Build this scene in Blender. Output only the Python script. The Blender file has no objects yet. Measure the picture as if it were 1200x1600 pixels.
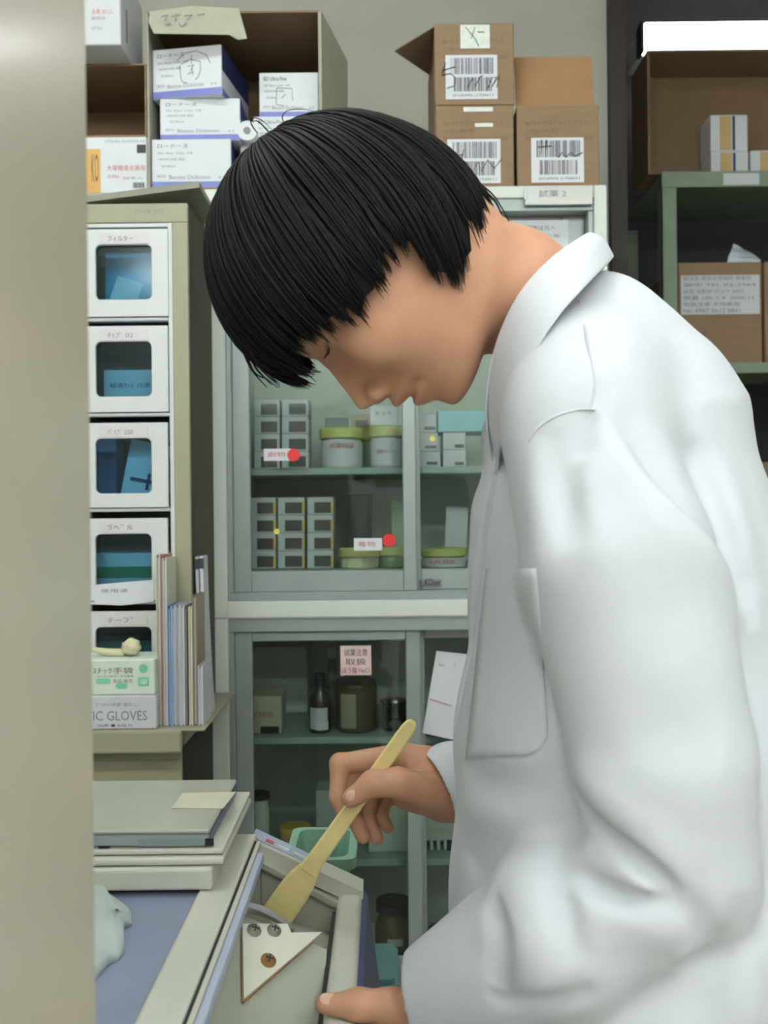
import bpy, bmesh, math, random
import numpy as np
from mathutils import Vector, Matrix

# ------------------------------------------------------------------ camera, light, exposure
SC = bpy.context.scene
COL = SC.collection
FPX = 1500.0            # focal length in pixels of the 1200x1600 frame
HC = 1.20               # camera height
ROLL = math.radians(0.6)
cam_d = bpy.data.cameras.new('camera')
cam_d.sensor_fit = 'VERTICAL'
cam_d.sensor_height = 36.0
cam_d.lens = FPX / 1600.0 * 36.0
cam_d.clip_start = 0.02
cam_d.dof.use_dof = True
cam_d.dof.focus_distance = 1.05
cam_d.dof.aperture_fstop = 9.0
cam = bpy.data.objects.new('camera', cam_d)
COL.objects.link(cam)
cam.location = (0, 0, HC)
cam.rotation_euler = (math.pi / 2, ROLL, 0)
SC.camera = cam

w = bpy.data.worlds.new('room_air'); SC.world = w
w.use_nodes = True
w.node_tree.nodes['Background'].inputs[0].default_value = (0.80, 0.90, 0.86, 1)
w.node_tree.nodes['Background'].inputs[1].default_value = 0.04

SC.view_settings.view_transform = 'Standard'
SC.view_settings.look = 'None'
SC.view_settings.gamma = 1.0
SC.view_settings.use_curve_mapping = False
SC.view_settings.exposure = 0.16
TUBE_POWER = 42.0       # radiance of the ceiling tubes
SPOTS = [(-0.75, -1.6, 2.6), (0.85, -1.6, 2.6), (-0.75, -0.45, 2.6), (0.85, -0.45, 2.6), (-0.55, 1.0, 3.22)]   # ceiling fixtures (x, y, z): hung low for frontal light, last added as fill

# ------------------------------------------------------------------ helpers
CR, SR = math.cos(ROLL), math.sin(ROLL)
def P(px, py, Y):
    """world point that stands at distance Y in the direction of a picture point"""
    dx, dy = px - 600.0, py - 800.0
    x = dx * CR - dy * SR
    y = dx * SR + dy * CR
    return Vector((x * Y / FPX, Y, HC - y * Y / FPX))

def lin(c):
    out = []
    for v in c[:3]:
        v = v / 255.0
        out.append(v / 12.92 if v <= 0.04045 else ((v + 0.055) / 1.055) ** 2.4)
    return out

MATS = {}
def M(name, rgb, rough=0.55, metal=0.0, var=0.05, scale=25.0, bump=0.0, spec=0.5, emit=0.0, sub=0.0, stretch=(1, 1, 1), coat=0.0, sheen=0.0):
    if name in MATS: return MATS[name]
    m = bpy.data.materials.new(name); m.use_nodes = True
    nt = m.node_tree; b = nt.nodes['Principled BSDF']
    c = lin(rgb)
    tc = nt.nodes.new('ShaderNodeTexCoord'); mp = nt.nodes.new('ShaderNodeMapping')
    mp.inputs['Scale'].default_value = stretch
    nz = nt.nodes.new('ShaderNodeTexNoise'); nz.inputs['Scale'].default_value = scale; nz.inputs['Detail'].default_value = 5
    rp = nt.nodes.new('ShaderNodeValToRGB')
    rp.color_ramp.elements[0].position = 0.3; rp.color_ramp.elements[1].position = 0.7
    rp.color_ramp.elements[0].color = [v * (1 - var) for v in c] + [1]
    rp.color_ramp.elements[1].color = [min(1, v * (1 + var)) for v in c] + [1]
    L = nt.links.new
    L(tc.outputs['Object'], mp.inputs['Vector']); L(mp.outputs['Vector'], nz.inputs['Vector'])
    L(nz.outputs['Fac'], rp.inputs['Fac']); L(rp.outputs['Color'], b.inputs['Base Color'])
    b.inputs['Roughness'].default_value = rough
    b.inputs['Metallic'].default_value = metal
    b.inputs['Specular IOR Level'].default_value = spec
    if coat: b.inputs['Coat Weight'].default_value = coat; b.inputs['Coat Roughness'].default_value = 0.15
    if sheen: b.inputs['Sheen Weight'].default_value = sheen
    if sub:
        b.inputs['Subsurface Weight'].default_value = sub
        b.inputs['Subsurface Radius'].default_value = (0.012, 0.005, 0.003)
        b.inputs['Subsurface Scale'].default_value = 0.5
    if bump:
        bp = nt.nodes.new('ShaderNodeBump'); bp.inputs['Strength'].default_value = bump; bp.inputs['Distance'].default_value = 0.002
        L(nz.outputs['Fac'], bp.inputs['Height']); L(bp.outputs['Normal'], b.inputs['Normal'])
    if emit:
        b.inputs['Emission Color'].default_value = c + [1]; b.inputs['Emission Strength'].default_value = emit
    MATS[name] = m
    return m

def glass_mat(name, rgb, refl=1.0, rough=0.02):
    """thin clear sheet: tinted see-through plus its mirror reflection"""
    if name in MATS: return MATS[name]
    m = bpy.data.materials.new(name); m.use_nodes = True
    nt = m.node_tree; nt.nodes.clear()
    o = nt.nodes.new('ShaderNodeOutputMaterial'); mx = nt.nodes.new('ShaderNodeMixShader')
    t = nt.nodes.new('ShaderNodeBsdfTransparent'); g = nt.nodes.new('ShaderNodeBsdfGlossy')
    fr = nt.nodes.new('ShaderNodeFresnel'); mu = nt.nodes.new('ShaderNodeMath'); mu.operation = 'MULTIPLY'; mu.use_clamp = True
    nz = nt.nodes.new('ShaderNodeTexNoise'); nz.inputs['Scale'].default_value = 6
    rp = nt.nodes.new('ShaderNodeValToRGB'); c = lin(rgb)
    rp.color_ramp.elements[0].color = [v * 0.95 for v in c] + [1]; rp.color_ramp.elements[1].color = c + [1]
    fr.inputs['IOR'].default_value = 1.45; mu.inputs[1].default_value = refl
    g.inputs['Roughness'].default_value = rough
    L = nt.links.new
    L(nz.outputs['Fac'], rp.inputs['Fac']); L(rp.outputs['Color'], t.inputs['Color'])
    L(fr.outputs['Fac'], mu.inputs[0]); L(mu.outputs[0], mx.inputs['Fac'])
    L(t.outputs[0], mx.inputs[1]); L(g.outputs[0], mx.inputs[2]); L(mx.outputs[0], o.inputs['Surface'])
    MATS[name] = m
    return m

ORG = {}                 # world origin of every object made
def link(o, parent=None, origin=(0, 0, 0)):
    COL.objects.link(o)
    origin = Vector(origin)
    ORG[o.name] = origin
    if parent is not None:
        o.parent = parent
        o.location = origin - ORG[parent.name]
    else:
        o.location = origin
    return o

def tag(o, label=None, cat=None, group=None, kind=None):
    if label: o['label'] = label
    if cat: o['category'] = cat
    if group: o['group'] = group
    if kind: o['kind'] = kind
    return o

def empty(name, loc, label=None, cat=None, group=None, kind=None):
    o = bpy.data.objects.new(name, None); o.empty_display_size = 0.02
    link(o, None, loc)
    return tag(o, label, cat, group, kind)

def from_bm(name, bm, mat, parent=None, origin=None, smooth=False):
    """link a bmesh given in world coordinates as one object"""
    vs = [v.co for v in bm.verts]
    if origin is None:
        lo = [min(v[i] for v in vs) for i in range(3)]; hi = [max(v[i] for v in vs) for i in range(3)]
        origin = Vector(((lo[0] + hi[0]) / 2, (lo[1] + hi[1]) / 2, lo[2]))
    origin = Vector(origin)
    bmesh.ops.translate(bm, verts=bm.verts, vec=-origin)
    me = bpy.data.meshes.new(name); bm.to_mesh(me); bm.free()
    if smooth:
        for p in me.polygons: p.use_smooth = True
    me.materials.append(mat)
    o = bpy.data.objects.new(name, me)
    return link(o, parent, origin)

def NB(): return bmesh.new()

def box(bm, x0, x1, y0, y1, z0, z1, bev=0.0, seg=1):
    if x1 < x0: x0, x1 = x1, x0
    if y1 < y0: y0, y1 = y1, y0
    if z1 < z0: z0, z1 = z1, z0
    r = bmesh.ops.create_cube(bm, size=1.0)
    vs = r['verts']
    for v in vs:
        v.co = Vector(((x0 + x1) / 2 + v.co.x * (x1 - x0), (y0 + y1) / 2 + v.co.y * (y1 - y0), (z0 + z1) / 2 + v.co.z * (z1 - z0)))
    if bev > 0:
        es = list({e for v in vs for e in v.link_edges})
        bmesh.ops.bevel(bm, geom=es, offset=min(bev, 0.45 * min(x1 - x0, y1 - y0, z1 - z0)), segments=seg, affect='EDGES', profile=0.5)

def lathe(bm, prof, cx, cy, seg=28):
    """surface of revolution about a vertical axis; prof = [(r, z), ...] bottom to top"""
    rings = []
    for r, z in prof:
        if r < 1e-6: rings.append([bm.verts.new((cx, cy, z))])
        else: rings.append([bm.verts.new((cx + r * math.cos(2 * math.pi * i / seg), cy + r * math.sin(2 * math.pi * i / seg), z)) for i in range(seg)])
    for a, b in zip(rings, rings[1:]):
        for i in range(seg):
            j = (i + 1) % seg
            if len(a) == 1 and len(b) == 1: continue
            if len(a) == 1: bm.faces.new((a[0], b[j], b[i]))
            elif len(b) == 1: bm.faces.new((a[i], a[j], b[0]))
            else: bm.faces.new((a[i], a[j], b[j], b[i]))

def tube(bm, pts, rad, seg=8, caps=True):
    """tube along a polyline; rad a number or a list"""
    pts = [Vector(p) for p in pts]; n = len(pts)
    rad = [rad] * n if not hasattr(rad, '__len__') else rad
    t0 = (pts[1] - pts[0]).normalized()
    up = Vector((0, 0, 1)) if abs(t0.z) < 0.9 else Vector((1, 0, 0))
    nrm = (up - t0 * up.dot(t0)).normalized()
    rings = []
    for i in range(n):
        t = (pts[min(i + 1, n - 1)] - pts[max(i - 1, 0)]).normalized()
        nrm = (nrm - t * nrm.dot(t)).normalized(); bi = t.cross(nrm)
        rings.append([bm.verts.new(pts[i] + (nrm * math.cos(2 * math.pi * k / seg) + bi * math.sin(2 * math.pi * k / seg)) * rad[i]) for k in range(seg)])
    for a, b in zip(rings, rings[1:]):
        for k in range(seg):
            j = (k + 1) % seg
            bm.faces.new((a[k], a[j], b[j], b[k]))
    if caps:
        bm.faces.new(rings[0][::-1]); bm.faces.new(rings[-1])

def prism(bm, pts, depth_vec):
    """extrude a planar polygon (world points) by a vector"""
    a = [bm.verts.new(Vector(p)) for p in pts]; b = [bm.verts.new(Vector(p) + Vector(depth_vec)) for p in pts]
    n = len(a)
    bm.faces.new(a); bm.faces.new(b[::-1])
    for i in range(n):
        j = (i + 1) % n
        bm.faces.new((a[i], b[i], b[j], a[j]))
    bmesh.ops.recalc_face_normals(bm, faces=bm.faces)

def rrect(x0, x1, z0, z1, r, n=5):
    pts = []
    for cx, cz, a0 in ((x1 - r, z1 - r, 0), (x0 + r, z1 - r, 90), (x0 + r, z0 + r, 180), (x1 - r, z0 + r, 270)):
        for i in range(n + 1):
            a = math.radians(a0 + 90 * i / n)
            pts.append((cx + r * math.cos(a), cz + r * math.sin(a)))
    return pts

def plate_hole(bm, x0, x1, z0, z1, hx0, hx1, hz0, hz1, r, y0, y1, n=5):
    """upright plate with a round-cornered window"""
    inner = rrect(hx0, hx1, hz0, hz1, r, n); outer = []
    cx, cz = (hx0 + hx1) / 2, (hz0 + hz1) / 2
    corners = ((x1, z1), (x0, z1), (x0, z0), (x1, z0))
    for k, (ix, iz) in enumerate(inner):
        q, i = divmod(k, n + 1)
        X, Z = corners[q]
        f = i / n
        if q % 2 == 0: a, b = (X, iz), (ix, Z)
        else: a, b = (ix, Z), (X, iz)
        if f < 0.5: p = a
        elif f > 0.5: p = b
        else: p = (X, Z)
        if n % 2 == 1 and i in (n // 2, n // 2 + 1): p = (X, Z)
        outer.append(p)
    def ring(pts, y): return [bm.verts.new((x, y, z)) for x, z in pts]
    fi, fo, bi, bo = ring(inner, y0), ring(outer, y0), ring(inner, y1), ring(outer, y1)
    N = len(inner)
    for i in range(N):
        j = (i + 1) % N
        for q in ((fo[i], fo[j], fi[j], fi[i]), (bi[i], bi[j], bo[j], bo[i]), (fi[i], fi[j], bi[j], bi[i]), (bo[i], bo[j], fo[j], fo[i])):
            try: bm.faces.new(q)
            except ValueError: pass
    bmesh.ops.remove_doubles(bm, verts=bm.verts, dist=1e-6)
    bmesh.ops.recalc_face_normals(bm, faces=bm.faces)

def bpart(name, parent, mat, x0, x1, y0, y1, z0, z1, bev=0.0015, label=None):
    bm = NB(); box(bm, x0, x1, y0, y1, z0, z1, bev)
    o = from_bm(name, bm, mat, parent)
    if label: o['label'] = label
    return o

def pspan(px0, py0, px1, py1, Y):
    """x0, x1, z0, z1 of an upright rectangle at distance Y, its edges at the given picture lines"""
    a = P(px0, (py0 + py1) / 2, Y); b = P(px1, (py0 + py1) / 2, Y)
    t = P((px0 + px1) / 2, py0, Y); d = P((px0 + px1) / 2, py1, Y)
    return a.x, b.x, d.z, t.z

def pbox(name, rect, Y, depth, mat, label=None, cat=None, group=None, parent=None, bev=0.002, z0=None):
    x0, x1, za, zb = pspan(*rect, Y)
    if z0 is not None: za = z0
    bm = NB(); box(bm, x0, x1, Y, Y + depth, za, zb, bev)
    o = from_bm(name, bm, mat, parent)
    return tag(o, label, cat, group)

def text(parent, s, rect, Y, mat, name='printed_text', fill=True, rotz=0.0, ink=0.0004):
    """flat print: a line of lettering on an upright face at distance Y, fitted in a picture rectangle"""
    cu = bpy.data.curves.new('lettering', 'FONT'); cu.body = s; cu.size = 1.0
    cu.resolution_u = 2
    tmp = bpy.data.objects.new('lettering', cu); COL.objects.link(tmp)
    dg = bpy.context.evaluated_depsgraph_get()
    me = bpy.data.meshes.new_from_object(tmp.evaluated_get(dg))
    bpy.data.objects.remove(tmp); bpy.data.curves.remove(cu)
    me.name = name
    n = len(me.vertices)
    if n == 0: return None
    co = np.empty(n * 3, np.float32); me.vertices.foreach_get('co', co); co = co.reshape(-1, 3)
    lo, hi = co.min(0), co.max(0)
    x0, x1, z0, z1 = pspan(*rect, Y)
    sx = (x1 - x0) / max(1e-6, hi[0] - lo[0]); sz = (z1 - z0) / max(1e-6, hi[1] - lo[1])
    if not fill: sx = sz = min(sx, sz)
    c = Vector(((x0 + x1) / 2, Y - ink, (z0 + z1) / 2))
    u = (co[:, 0] - (lo[0] + hi[0]) / 2) * sx; v = (co[:, 1] - (lo[1] + hi[1]) / 2) * sz
    out = np.zeros_like(co); ca, sa = math.cos(rotz), math.sin(rotz)
    out[:, 0] = u * ca - v * sa; out[:, 2] = u * sa + v * ca
    me.vertices.foreach_set('co', out.ravel()); me.update()
    me.materials.clear(); me.materials.append(mat)
    o = bpy.data.objects.new(name, me)
    return link(o, parent, c)

def barcode(parent, rect, Y, mat, seed):
    rnd = random.Random(seed)
    x0, x1, z0, z1 = pspan(*rect, Y)
    bm = NB(); x = x0; W = (x1 - x0)
    while x < x1 - W * 0.01:
        wd = W * rnd.choice((0.008, 0.014, 0.022, 0.03))
        if x + wd > x1: break
        vs = [bm.verts.new((a, Y - 0.0006, b)) for a, b in ((x, z0), (x + wd, z0), (x + wd, z1), (x, z1))]
        bm.faces.new(vs)
        x += wd + W * rnd.choice((0.008, 0.012, 0.02, 0.032))
    return from_bm('barcode', bm, mat, parent)

def scribble(parent, strokes, Y, rad, mat, name='handwriting'):
    """pen or marker strokes on an upright face"""
    bm = NB()
    for st in strokes:
        tube(bm, [P(x, y, Y) + Vector((0, -0.0006, 0)) for x, y in st], rad, 5)
    return from_bm(name, bm, mat, parent)

# ------------------------------------------------------------------ materials
m_wall = M('wall_paint', (160, 160, 151), 0.8, var=0.03, scale=8, bump=0.1)
m_ceil = M('ceiling_paint', (225, 226, 220), 0.85)
m_wall2 = M('light_wall_paint', (222, 222, 216), 0.8, var=0.02, scale=8)
m_floor = M('vinyl_floor', (186, 182, 168), 0.45, var=0.12, scale=14)
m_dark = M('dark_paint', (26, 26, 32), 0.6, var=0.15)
m_brown = M('dark_brown_post', (40, 30, 26), 0.6, var=0.2, stretch=(4, 4, 0.4))
m_white = M('white_enamel', (208, 212, 208), 0.4, var=0.02)
m_greyfr = M('grey_aluminium', (148, 157, 156), 0.42, metal=0.25, var=0.03)
m_cabin = M('cabinet_inside', (196, 204, 196), 0.6, var=0.04)
m_shelfg = M('shelf_lip', (150, 170, 162), 0.4, var=0.04)
m_pane = glass_mat('clear_glass', (249, 253, 251), 1.0)
m_beige = M('beige_steel', (150, 146, 124), 0.5, var=0.03)
m_drawer = M('drawer_white', (206, 208, 210), 0.4, var=0.02)
m_tint = glass_mat('tinted_window', (206, 234, 243), 0.7, 0.12)
m_card = M('brown_cardboard', (136, 110, 86), 0.75, var=0.06, scale=18, stretch=(1, 1, 5))
m_cardin = M('cardboard_inside', (128, 104, 78), 0.8, var=0.06, scale=18)
m_cardgrey = M('pale_cardboard', (160, 158, 142), 0.75, var=0.05)
m_paper = M('white_paper', (214, 216, 224), 0.6, var=0.02)
m_paperg = M('grey_white_card', (200, 202, 208), 0.6, var=0.03)
m_inkk = M('dark_ink', (52, 50, 58), 0.6)
m_inkg = M('grey_ink', (120, 118, 128), 0.6)
m_inkbr = M('brown_ink', (112, 84, 66), 0.7)
m_inkred = M('red_ink', (186, 92, 104), 0.6)
m_blue = M('violet_blue_print', (112, 118, 186), 0.5)
m_navy = M('navy_print', (46, 52, 104), 0.5)
m_green = M('mint_print', (120, 196, 168), 0.5)
m_gsteel = M('green_grey_steel', (126, 140, 124), 0.5, var=0.05)
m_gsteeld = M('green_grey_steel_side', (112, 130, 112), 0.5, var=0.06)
m_black = M('black_plastic', (30, 31, 34), 0.4)
m_tape = M('clear_tape', (226, 230, 226), 0.12, var=0.1, scale=90, coat=0.6)
m_ylid = M('yellow_green_lid', (186, 192, 116), 0.4)
m_jar = M('jar_plastic', (206, 214, 206), 0.35)
m_red = M('red_sticker', (214, 36, 44), 0.5)
m_yel = M('yellow_sticker', (226, 214, 96), 0.5)
m_brglass = M('brown_bottle', (58, 54, 46), 0.15, var=0.1)
m_bar = M('barcode_ink', (92, 90, 102), 0.6)
m_metal = M('polished_steel', (190, 192, 196), 0.18, metal=1.0)
m_rust = M('rust', (150, 110, 66), 0.8, var=0.3, scale=200)
# ------------------------------------------------------------------ the room
def struct(name, mat, x0, x1, y0, y1, z0, z1):
    o = bpart(name, None, mat, x0, x1, y0, y1, z0, z1, 0.0)
    o['kind'] = 'structure'
    return o
WALL_Y = 2.64
WEND = P(949, 150, WALL_Y).x
struct('floor', m_floor, -2.4, 2.6, -2.2, 4.2, -0.1, 0)
struct('ceiling', m_ceil, -2.4, 2.6, -2.2, 4.2, 3.22, 3.32)
struct('wall_back', m_wall, -2.4, WEND, WALL_Y, WALL_Y + 0.12, 0, 3.22)
struct('wall_left', m_wall2, -2.5, -2.4, -2.2, 4.2, 0, 3.22)
struct('wall_right', m_wall2, 2.6, 2.7, -2.2, 4.2, 0, 3.22)
struct('wall_front', m_wall2, -2.4, 2.6, -2.3, -2.2, 0, 3.22)
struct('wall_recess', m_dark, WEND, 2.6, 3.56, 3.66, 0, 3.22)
struct('trim_1', m_brown, WEND + 0.001, WEND + 0.045, WALL_Y - 0.03, WALL_Y + 0.13, 0, 3.22)

# ceiling light fixtures and the added fill: housing with two bright tubes
m_tube = M('lit_tube', (247, 254, 250), 0.5, var=0.0, emit=TUBE_POWER)
m_house = M('lamp_housing', (232, 234, 230), 0.4)
def fixture(i, x, y, z):
    labels = ['ceiling light with two fluorescent tubes far behind the locker', 'ceiling light with two fluorescent tubes behind the photographer on the right',
              'ceiling light with two tubes just left above the camera', 'ceiling light with two tubes just right above the camera', 'ceiling light with two tubes over the chest and drawer unit']
    t = empty('ceiling_light', (x, y, z), labels[i], 'ceiling light', 'fluorescent ceiling lights')
    bm = NB(); box(bm, x - 0.62, x + 0.62, y - 0.13, y + 0.13, z - 0.05, z, 0.004)
    from_bm('housing', bm, m_house, t)
    for e in ((-0.4, 0.4) if z < 3 else ()):  # rods drop the fixtures so their light comes in lower
        bm = NB(); tube(bm, [(x + e, y, z), (x + e, y, 3.22)], 0.006, 8); from_bm('hanging_rod', bm, m_house, t)
    for s in (-0.07, 0.07):
        bm = NB(); tube(bm, [(x - 0.58, y + s, z - 0.075), (x + 0.58, y + s, z - 0.075)], 0.016, 10)
        from_bm('fluorescent_tube', bm, m_tube, t, smooth=True)
    for e in (-0.6, 0.6):
        bpart('lamp_holder', t, m_house, x + e - 0.015, x + e + 0.015, y - 0.1, y + 0.1, z - 0.1, z - 0.05)
for i, (x, y, z) in enumerate(SPOTS): fixture(i, x, y, z)

# shelf lamp in the recess: one bright tube in a slim holder
YL = 3.34
x0, x1, z0, z1 = pspan(1004, 31, 1480, 76, YL)
t = empty('wall_lamp', (x0, YL, z0), 'bright white fluorescent strip light above the steel shelving', 'lamp')
m_strip = M('lit_strip', (250, 248, 255), 0.5, var=0.0, emit=9.0)
bm = NB(); box(bm, x0 + 0.004, x1, YL, YL + 0.05, z0, z1, 0.012, 3); from_bm('diffuser', bm, m_strip, t, smooth=False)
bpart('housing', t, m_house, x0, x1 + 0.03, YL + 0.05, 3.56, z0 + 0.01, z1 - 0.01)
bpart('end_cap', t, m_black, x0 - 0.006, x0 + 0.006, YL - 0.002, YL + 0.06, z0 - 0.004, z1 + 0.004)

# tall glossy steel locker beside the camera
YE = 0.4615
m_lock = M('glossy_beige_enamel', (204, 198, 180), 0.30, var=0.03, scale=5, coat=0.3)
t = empty('steel_locker', (-0.35, 0.3, 0), 'glossy beige steel locker side close to the camera', 'locker')
bm = NB(); box(bm, -0.62, -0.14, 0.13, YE, 0.05, 1.62, 0.004, 2); from_bm('body', bm, m_lock, t)
bpart('plinth', t, m_black, -0.6, -0.16, 0.15, YE - 0.02, 0, 0.05)
bpart('door', t, m_lock, -0.61, -0.15, YE, YE + 0.004, 0.07, 1.60, 0.001)

# ------------------------------------------------------------------ green-grey steel shelving in the recess
YS = 3.0; DS = 0.5
sx0 = P(1034, 300, YS).x; sx1 = sx0 + 0.98
tops = [pspan(1040, 268, 1200, 292, YS), pspan(1040, 567, 1200, 583, YS), pspan(1040, 872, 1200, 888, YS), pspan(1040, 1170, 1200, 1186, YS)]
sh = empty('steel_shelving', ((sx0 + sx1) / 2, YS + DS / 2, 0), 'green-grey steel shelving full of cartons in the dark recess', 'shelving')
pw = P(1057, 300, YS).x - sx0
for (ax, ay) in ((sx0, YS + 0.002), (sx1 - pw, YS + 0.002), (sx0, YS + DS - 0.042), (sx1 - pw, YS + DS - 0.042)):
    bm = NB(); d = 0.04
    box(bm, ax, ax + pw, ay, ay + 0.003, 0, tops[0][2], 0)
    xx = ax if ax == sx0 else ax + pw - 0.003
    box(bm, xx, xx + 0.003, ay, ay + d, 0, tops[0][2], 0)
    from_bm('post', bm, m_gsteel if ay < YS + 0.1 else m_gsteeld, sh)
for k, tp in enumerate(tops + [(0, 0, 0.08, 0.11)]):
    bm = NB()
    box(bm, sx0, sx1, YS, YS + DS, tp[3] - 0.004, tp[3], 0)
    box(bm, sx0, sx1, YS - 0.002, YS + 0.001, tp[2], tp[3], 0)
    s = from_bm('shelf', bm, m_gsteel, sh)
    if k == 0:
        a = pspan(1130, 271, 1186, 289, YS - 0.002)
        bpart('paper_label', s, m_paperg, a[0], a[1], YS - 0.0035, YS - 0.002, a[2], a[3], 0)
bpart('side_brace', sh, m_gsteeld, sx0, sx0 + 0.003, YS + 0.05, YS + DS - 0.05, 0.3, 0.34, 0)
SHELF_Z = [tp[3] for tp in tops]

# ------------------------------------------------------------------ white glass-door cabinets
YC = 2.10; DC = 0.46
cx0 = P(324, 800, YC).x; cx1 = P(948, 300, YC).x
def zc(py): return P(640, py, YC).z
def xc(px, py=800): return P(px, py, YC).x
def cabinet(label, ztop, zbot, rows, shelves, stile, hand, toe):
    t = empty('glass_cabinet', ((cx0 + cx1) / 2, YC + DC / 2, zbot), label, 'cabinet')
    w_ = 0.042
    bpart('side_panel', t, m_white, cx0, cx0 + w_, YC, YC + DC, zbot, ztop)
    bpart('side_panel', t, m_white, cx1 - 0.028, cx1, YC, YC + DC, zbot, ztop)
    bpart('back_panel', t, m_cabin, cx0 + w_, cx1 - 0.028, YC + DC - 0.01, YC + DC, zbot, ztop, 0)
    bpart('top_panel', t, m_white, cx0 + w_, cx1 - 0.028, YC + 0.001, YC + DC - 0.01, ztop - rows[0], ztop)
    bpart('bottom_panel', t, m_white, cx0 + w_, cx1 - 0.028, YC + 0.001, YC + DC - 0.01, zbot, zbot + rows[1])
    # aluminium running tracks
    zt = ztop - rows[0]; zb = zbot + rows[1]
    xa, xb = cx0 + w_, cx1 - 0.028
    bpart('door_track', t, m_greyfr, xa, xb, YC + 0.006, YC + 0.07, zt - rows[2], zt)
    bpart('door_track', t, m_greyfr, xa, xb, YC + 0.006, YC + 0.07, zb, zb + rows[3])
    bpart('inner_frame', t, m_greyfr, xa, xa + 0.012, YC + 0.008, YC + 0.07, zb + rows[3], zt - rows[2])
    bpart('inner_frame', t, m_greyfr, xb - 0.012, xb, YC + 0.008, YC + 0.07, zb + rows[3], zt - rows[2])
    bpart('inner_lining', t, m_cabin, xa, xa + 0.002, YC + 0.07, YC + DC - 0.01, zb, zt, 0)
    bpart('inner_lining', t, m_cabin, xb - 0.002, xb, YC + 0.07, YC + DC - 0.01, zb, zt, 0)
    for z in shelves:
        s = bpart('shelf', t, m_shelfg, xa + 0.002, xb - 0.002, YC + 0.075, YC + DC - 0.012, z - 0.016, z, 0.002)
    # two sliding doors
    z0, z1 = zb + rows[3], zt - rows[2]
    xm0, xm1 = stile
    for k, (da, db, yy) in enumerate(((xa + 0.012, xm1, YC + 0.016), (xm1 - 0.02, xb - 0.012, YC + 0.044))):
        sl = (0.038 if k == 0 else 0.03); sr = (xm1 - xm0) if k == 0 else 0.05
        br, tr = rows[4], rows[5]
        bm = NB()
        box(bm, da, da + sl, yy, yy + 0.02, z0, z1, 0.002); box(bm, db - sr, db, yy, yy + 0.02, z0, z1, 0.002)
        box(bm, da + sl, db - sr, yy + 0.001, yy + 0.019, z0, z0 + br, 0.002); box(bm, da + sl, db - sr, yy + 0.001, yy + 0.019, z1 - tr, z1, 0.002)
        d = from_bm('door', bm, m_greyfr, t)
        bm = NB(); box(bm, da + sl - 0.004, db - sr + 0.004, yy + 0.008, yy + 0.012, z0 + br - 0.004, z1 - tr + 0.004, 0)
        from_bm('glass_pane', bm, m_pane, d)
        if hand and k == 1:
            a = pspan(656, 905, 690, 916, yy)
            bm = NB(); box(bm, a[0], a[1], yy - 0.006, yy, a[2], a[3], 0.003, 2)
            box(bm, a[0] + 0.012, a[0] + 0.03, yy - 0.012, yy - 0.006, a[2] + 0.004, a[3] + 0.002, 0.002)
            from_bm('door_pull', bm, m_metal, d)
    if toe: bpart('plinth', t, m_greyfr, cx0 + 0.02, cx1 - 0.02, YC + 0.03, YC + DC, 0, zbot)
    return t
ZT = zc(292); ZM = zc(963)
up = cabinet('upper white cabinet with sliding glass doors below the brown cartons', ZT, ZM, (0.026, 0.036, 0.028, 0.018, 0.046, 0.03),
        [zc(727)], (xc(630, 800), xc(651, 800)), True, False)
lo = cabinet('lower white cabinet with sliding glass doors behind the chest', ZM - 0.001, 0.06, (0.001, 0.05, 0.03, 0.018, 0.05, 0.022),
        [zc(1163), zc(1362)], (xc(635, 1100), xc(658, 1100)), False, True)
UP_SHELF, UP_BASE, LO_1, LO_2 = zc(727), P(500, 889, YC + 0.12).z, zc(1163), zc(1362)
bpart('floor_panel', up, m_shelfg, cx0 + 0.045, cx1 - 0.031, YC + 0.075, YC + DC - 0.012, ZM + 0.036, UP_BASE, 0)
# name holder and notice on the upper cabinet
a = pspan(820, 292, 926, 320, YC - 0.006)
lh = bpart('label_holder', up, M('holder_clear', (190, 192, 190), 0.2), a[0], a[1], YC - 0.008, YC, a[2], a[3], 0.001, 'clear plastic name holder')
bpart('clip', lh, m_paper, a[0] - 0.002, a[0] + 0.004, YC - 0.010, YC - 0.008, a[2] + 0.012, a[3] - 0.004, 0)
text(lh, '試薬 2', (842, 297, 885, 308), YC - 0.008, m_inkg)
nt_ = pbox('paper_notice', (800, 344, 888, 420), YC + 0.0425, 0.0012, m_paper, 'white printed notice taped to the cabinet glass behind the collar', 'notice', bev=0)
text(nt_, '使用後は元へ', (812, 352, 868, 360), YC + 0.0425, m_inkg)
text(nt_, '平成十八年', (812, 366, 876, 372), YC + 0.0425, m_inkg)
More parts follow.
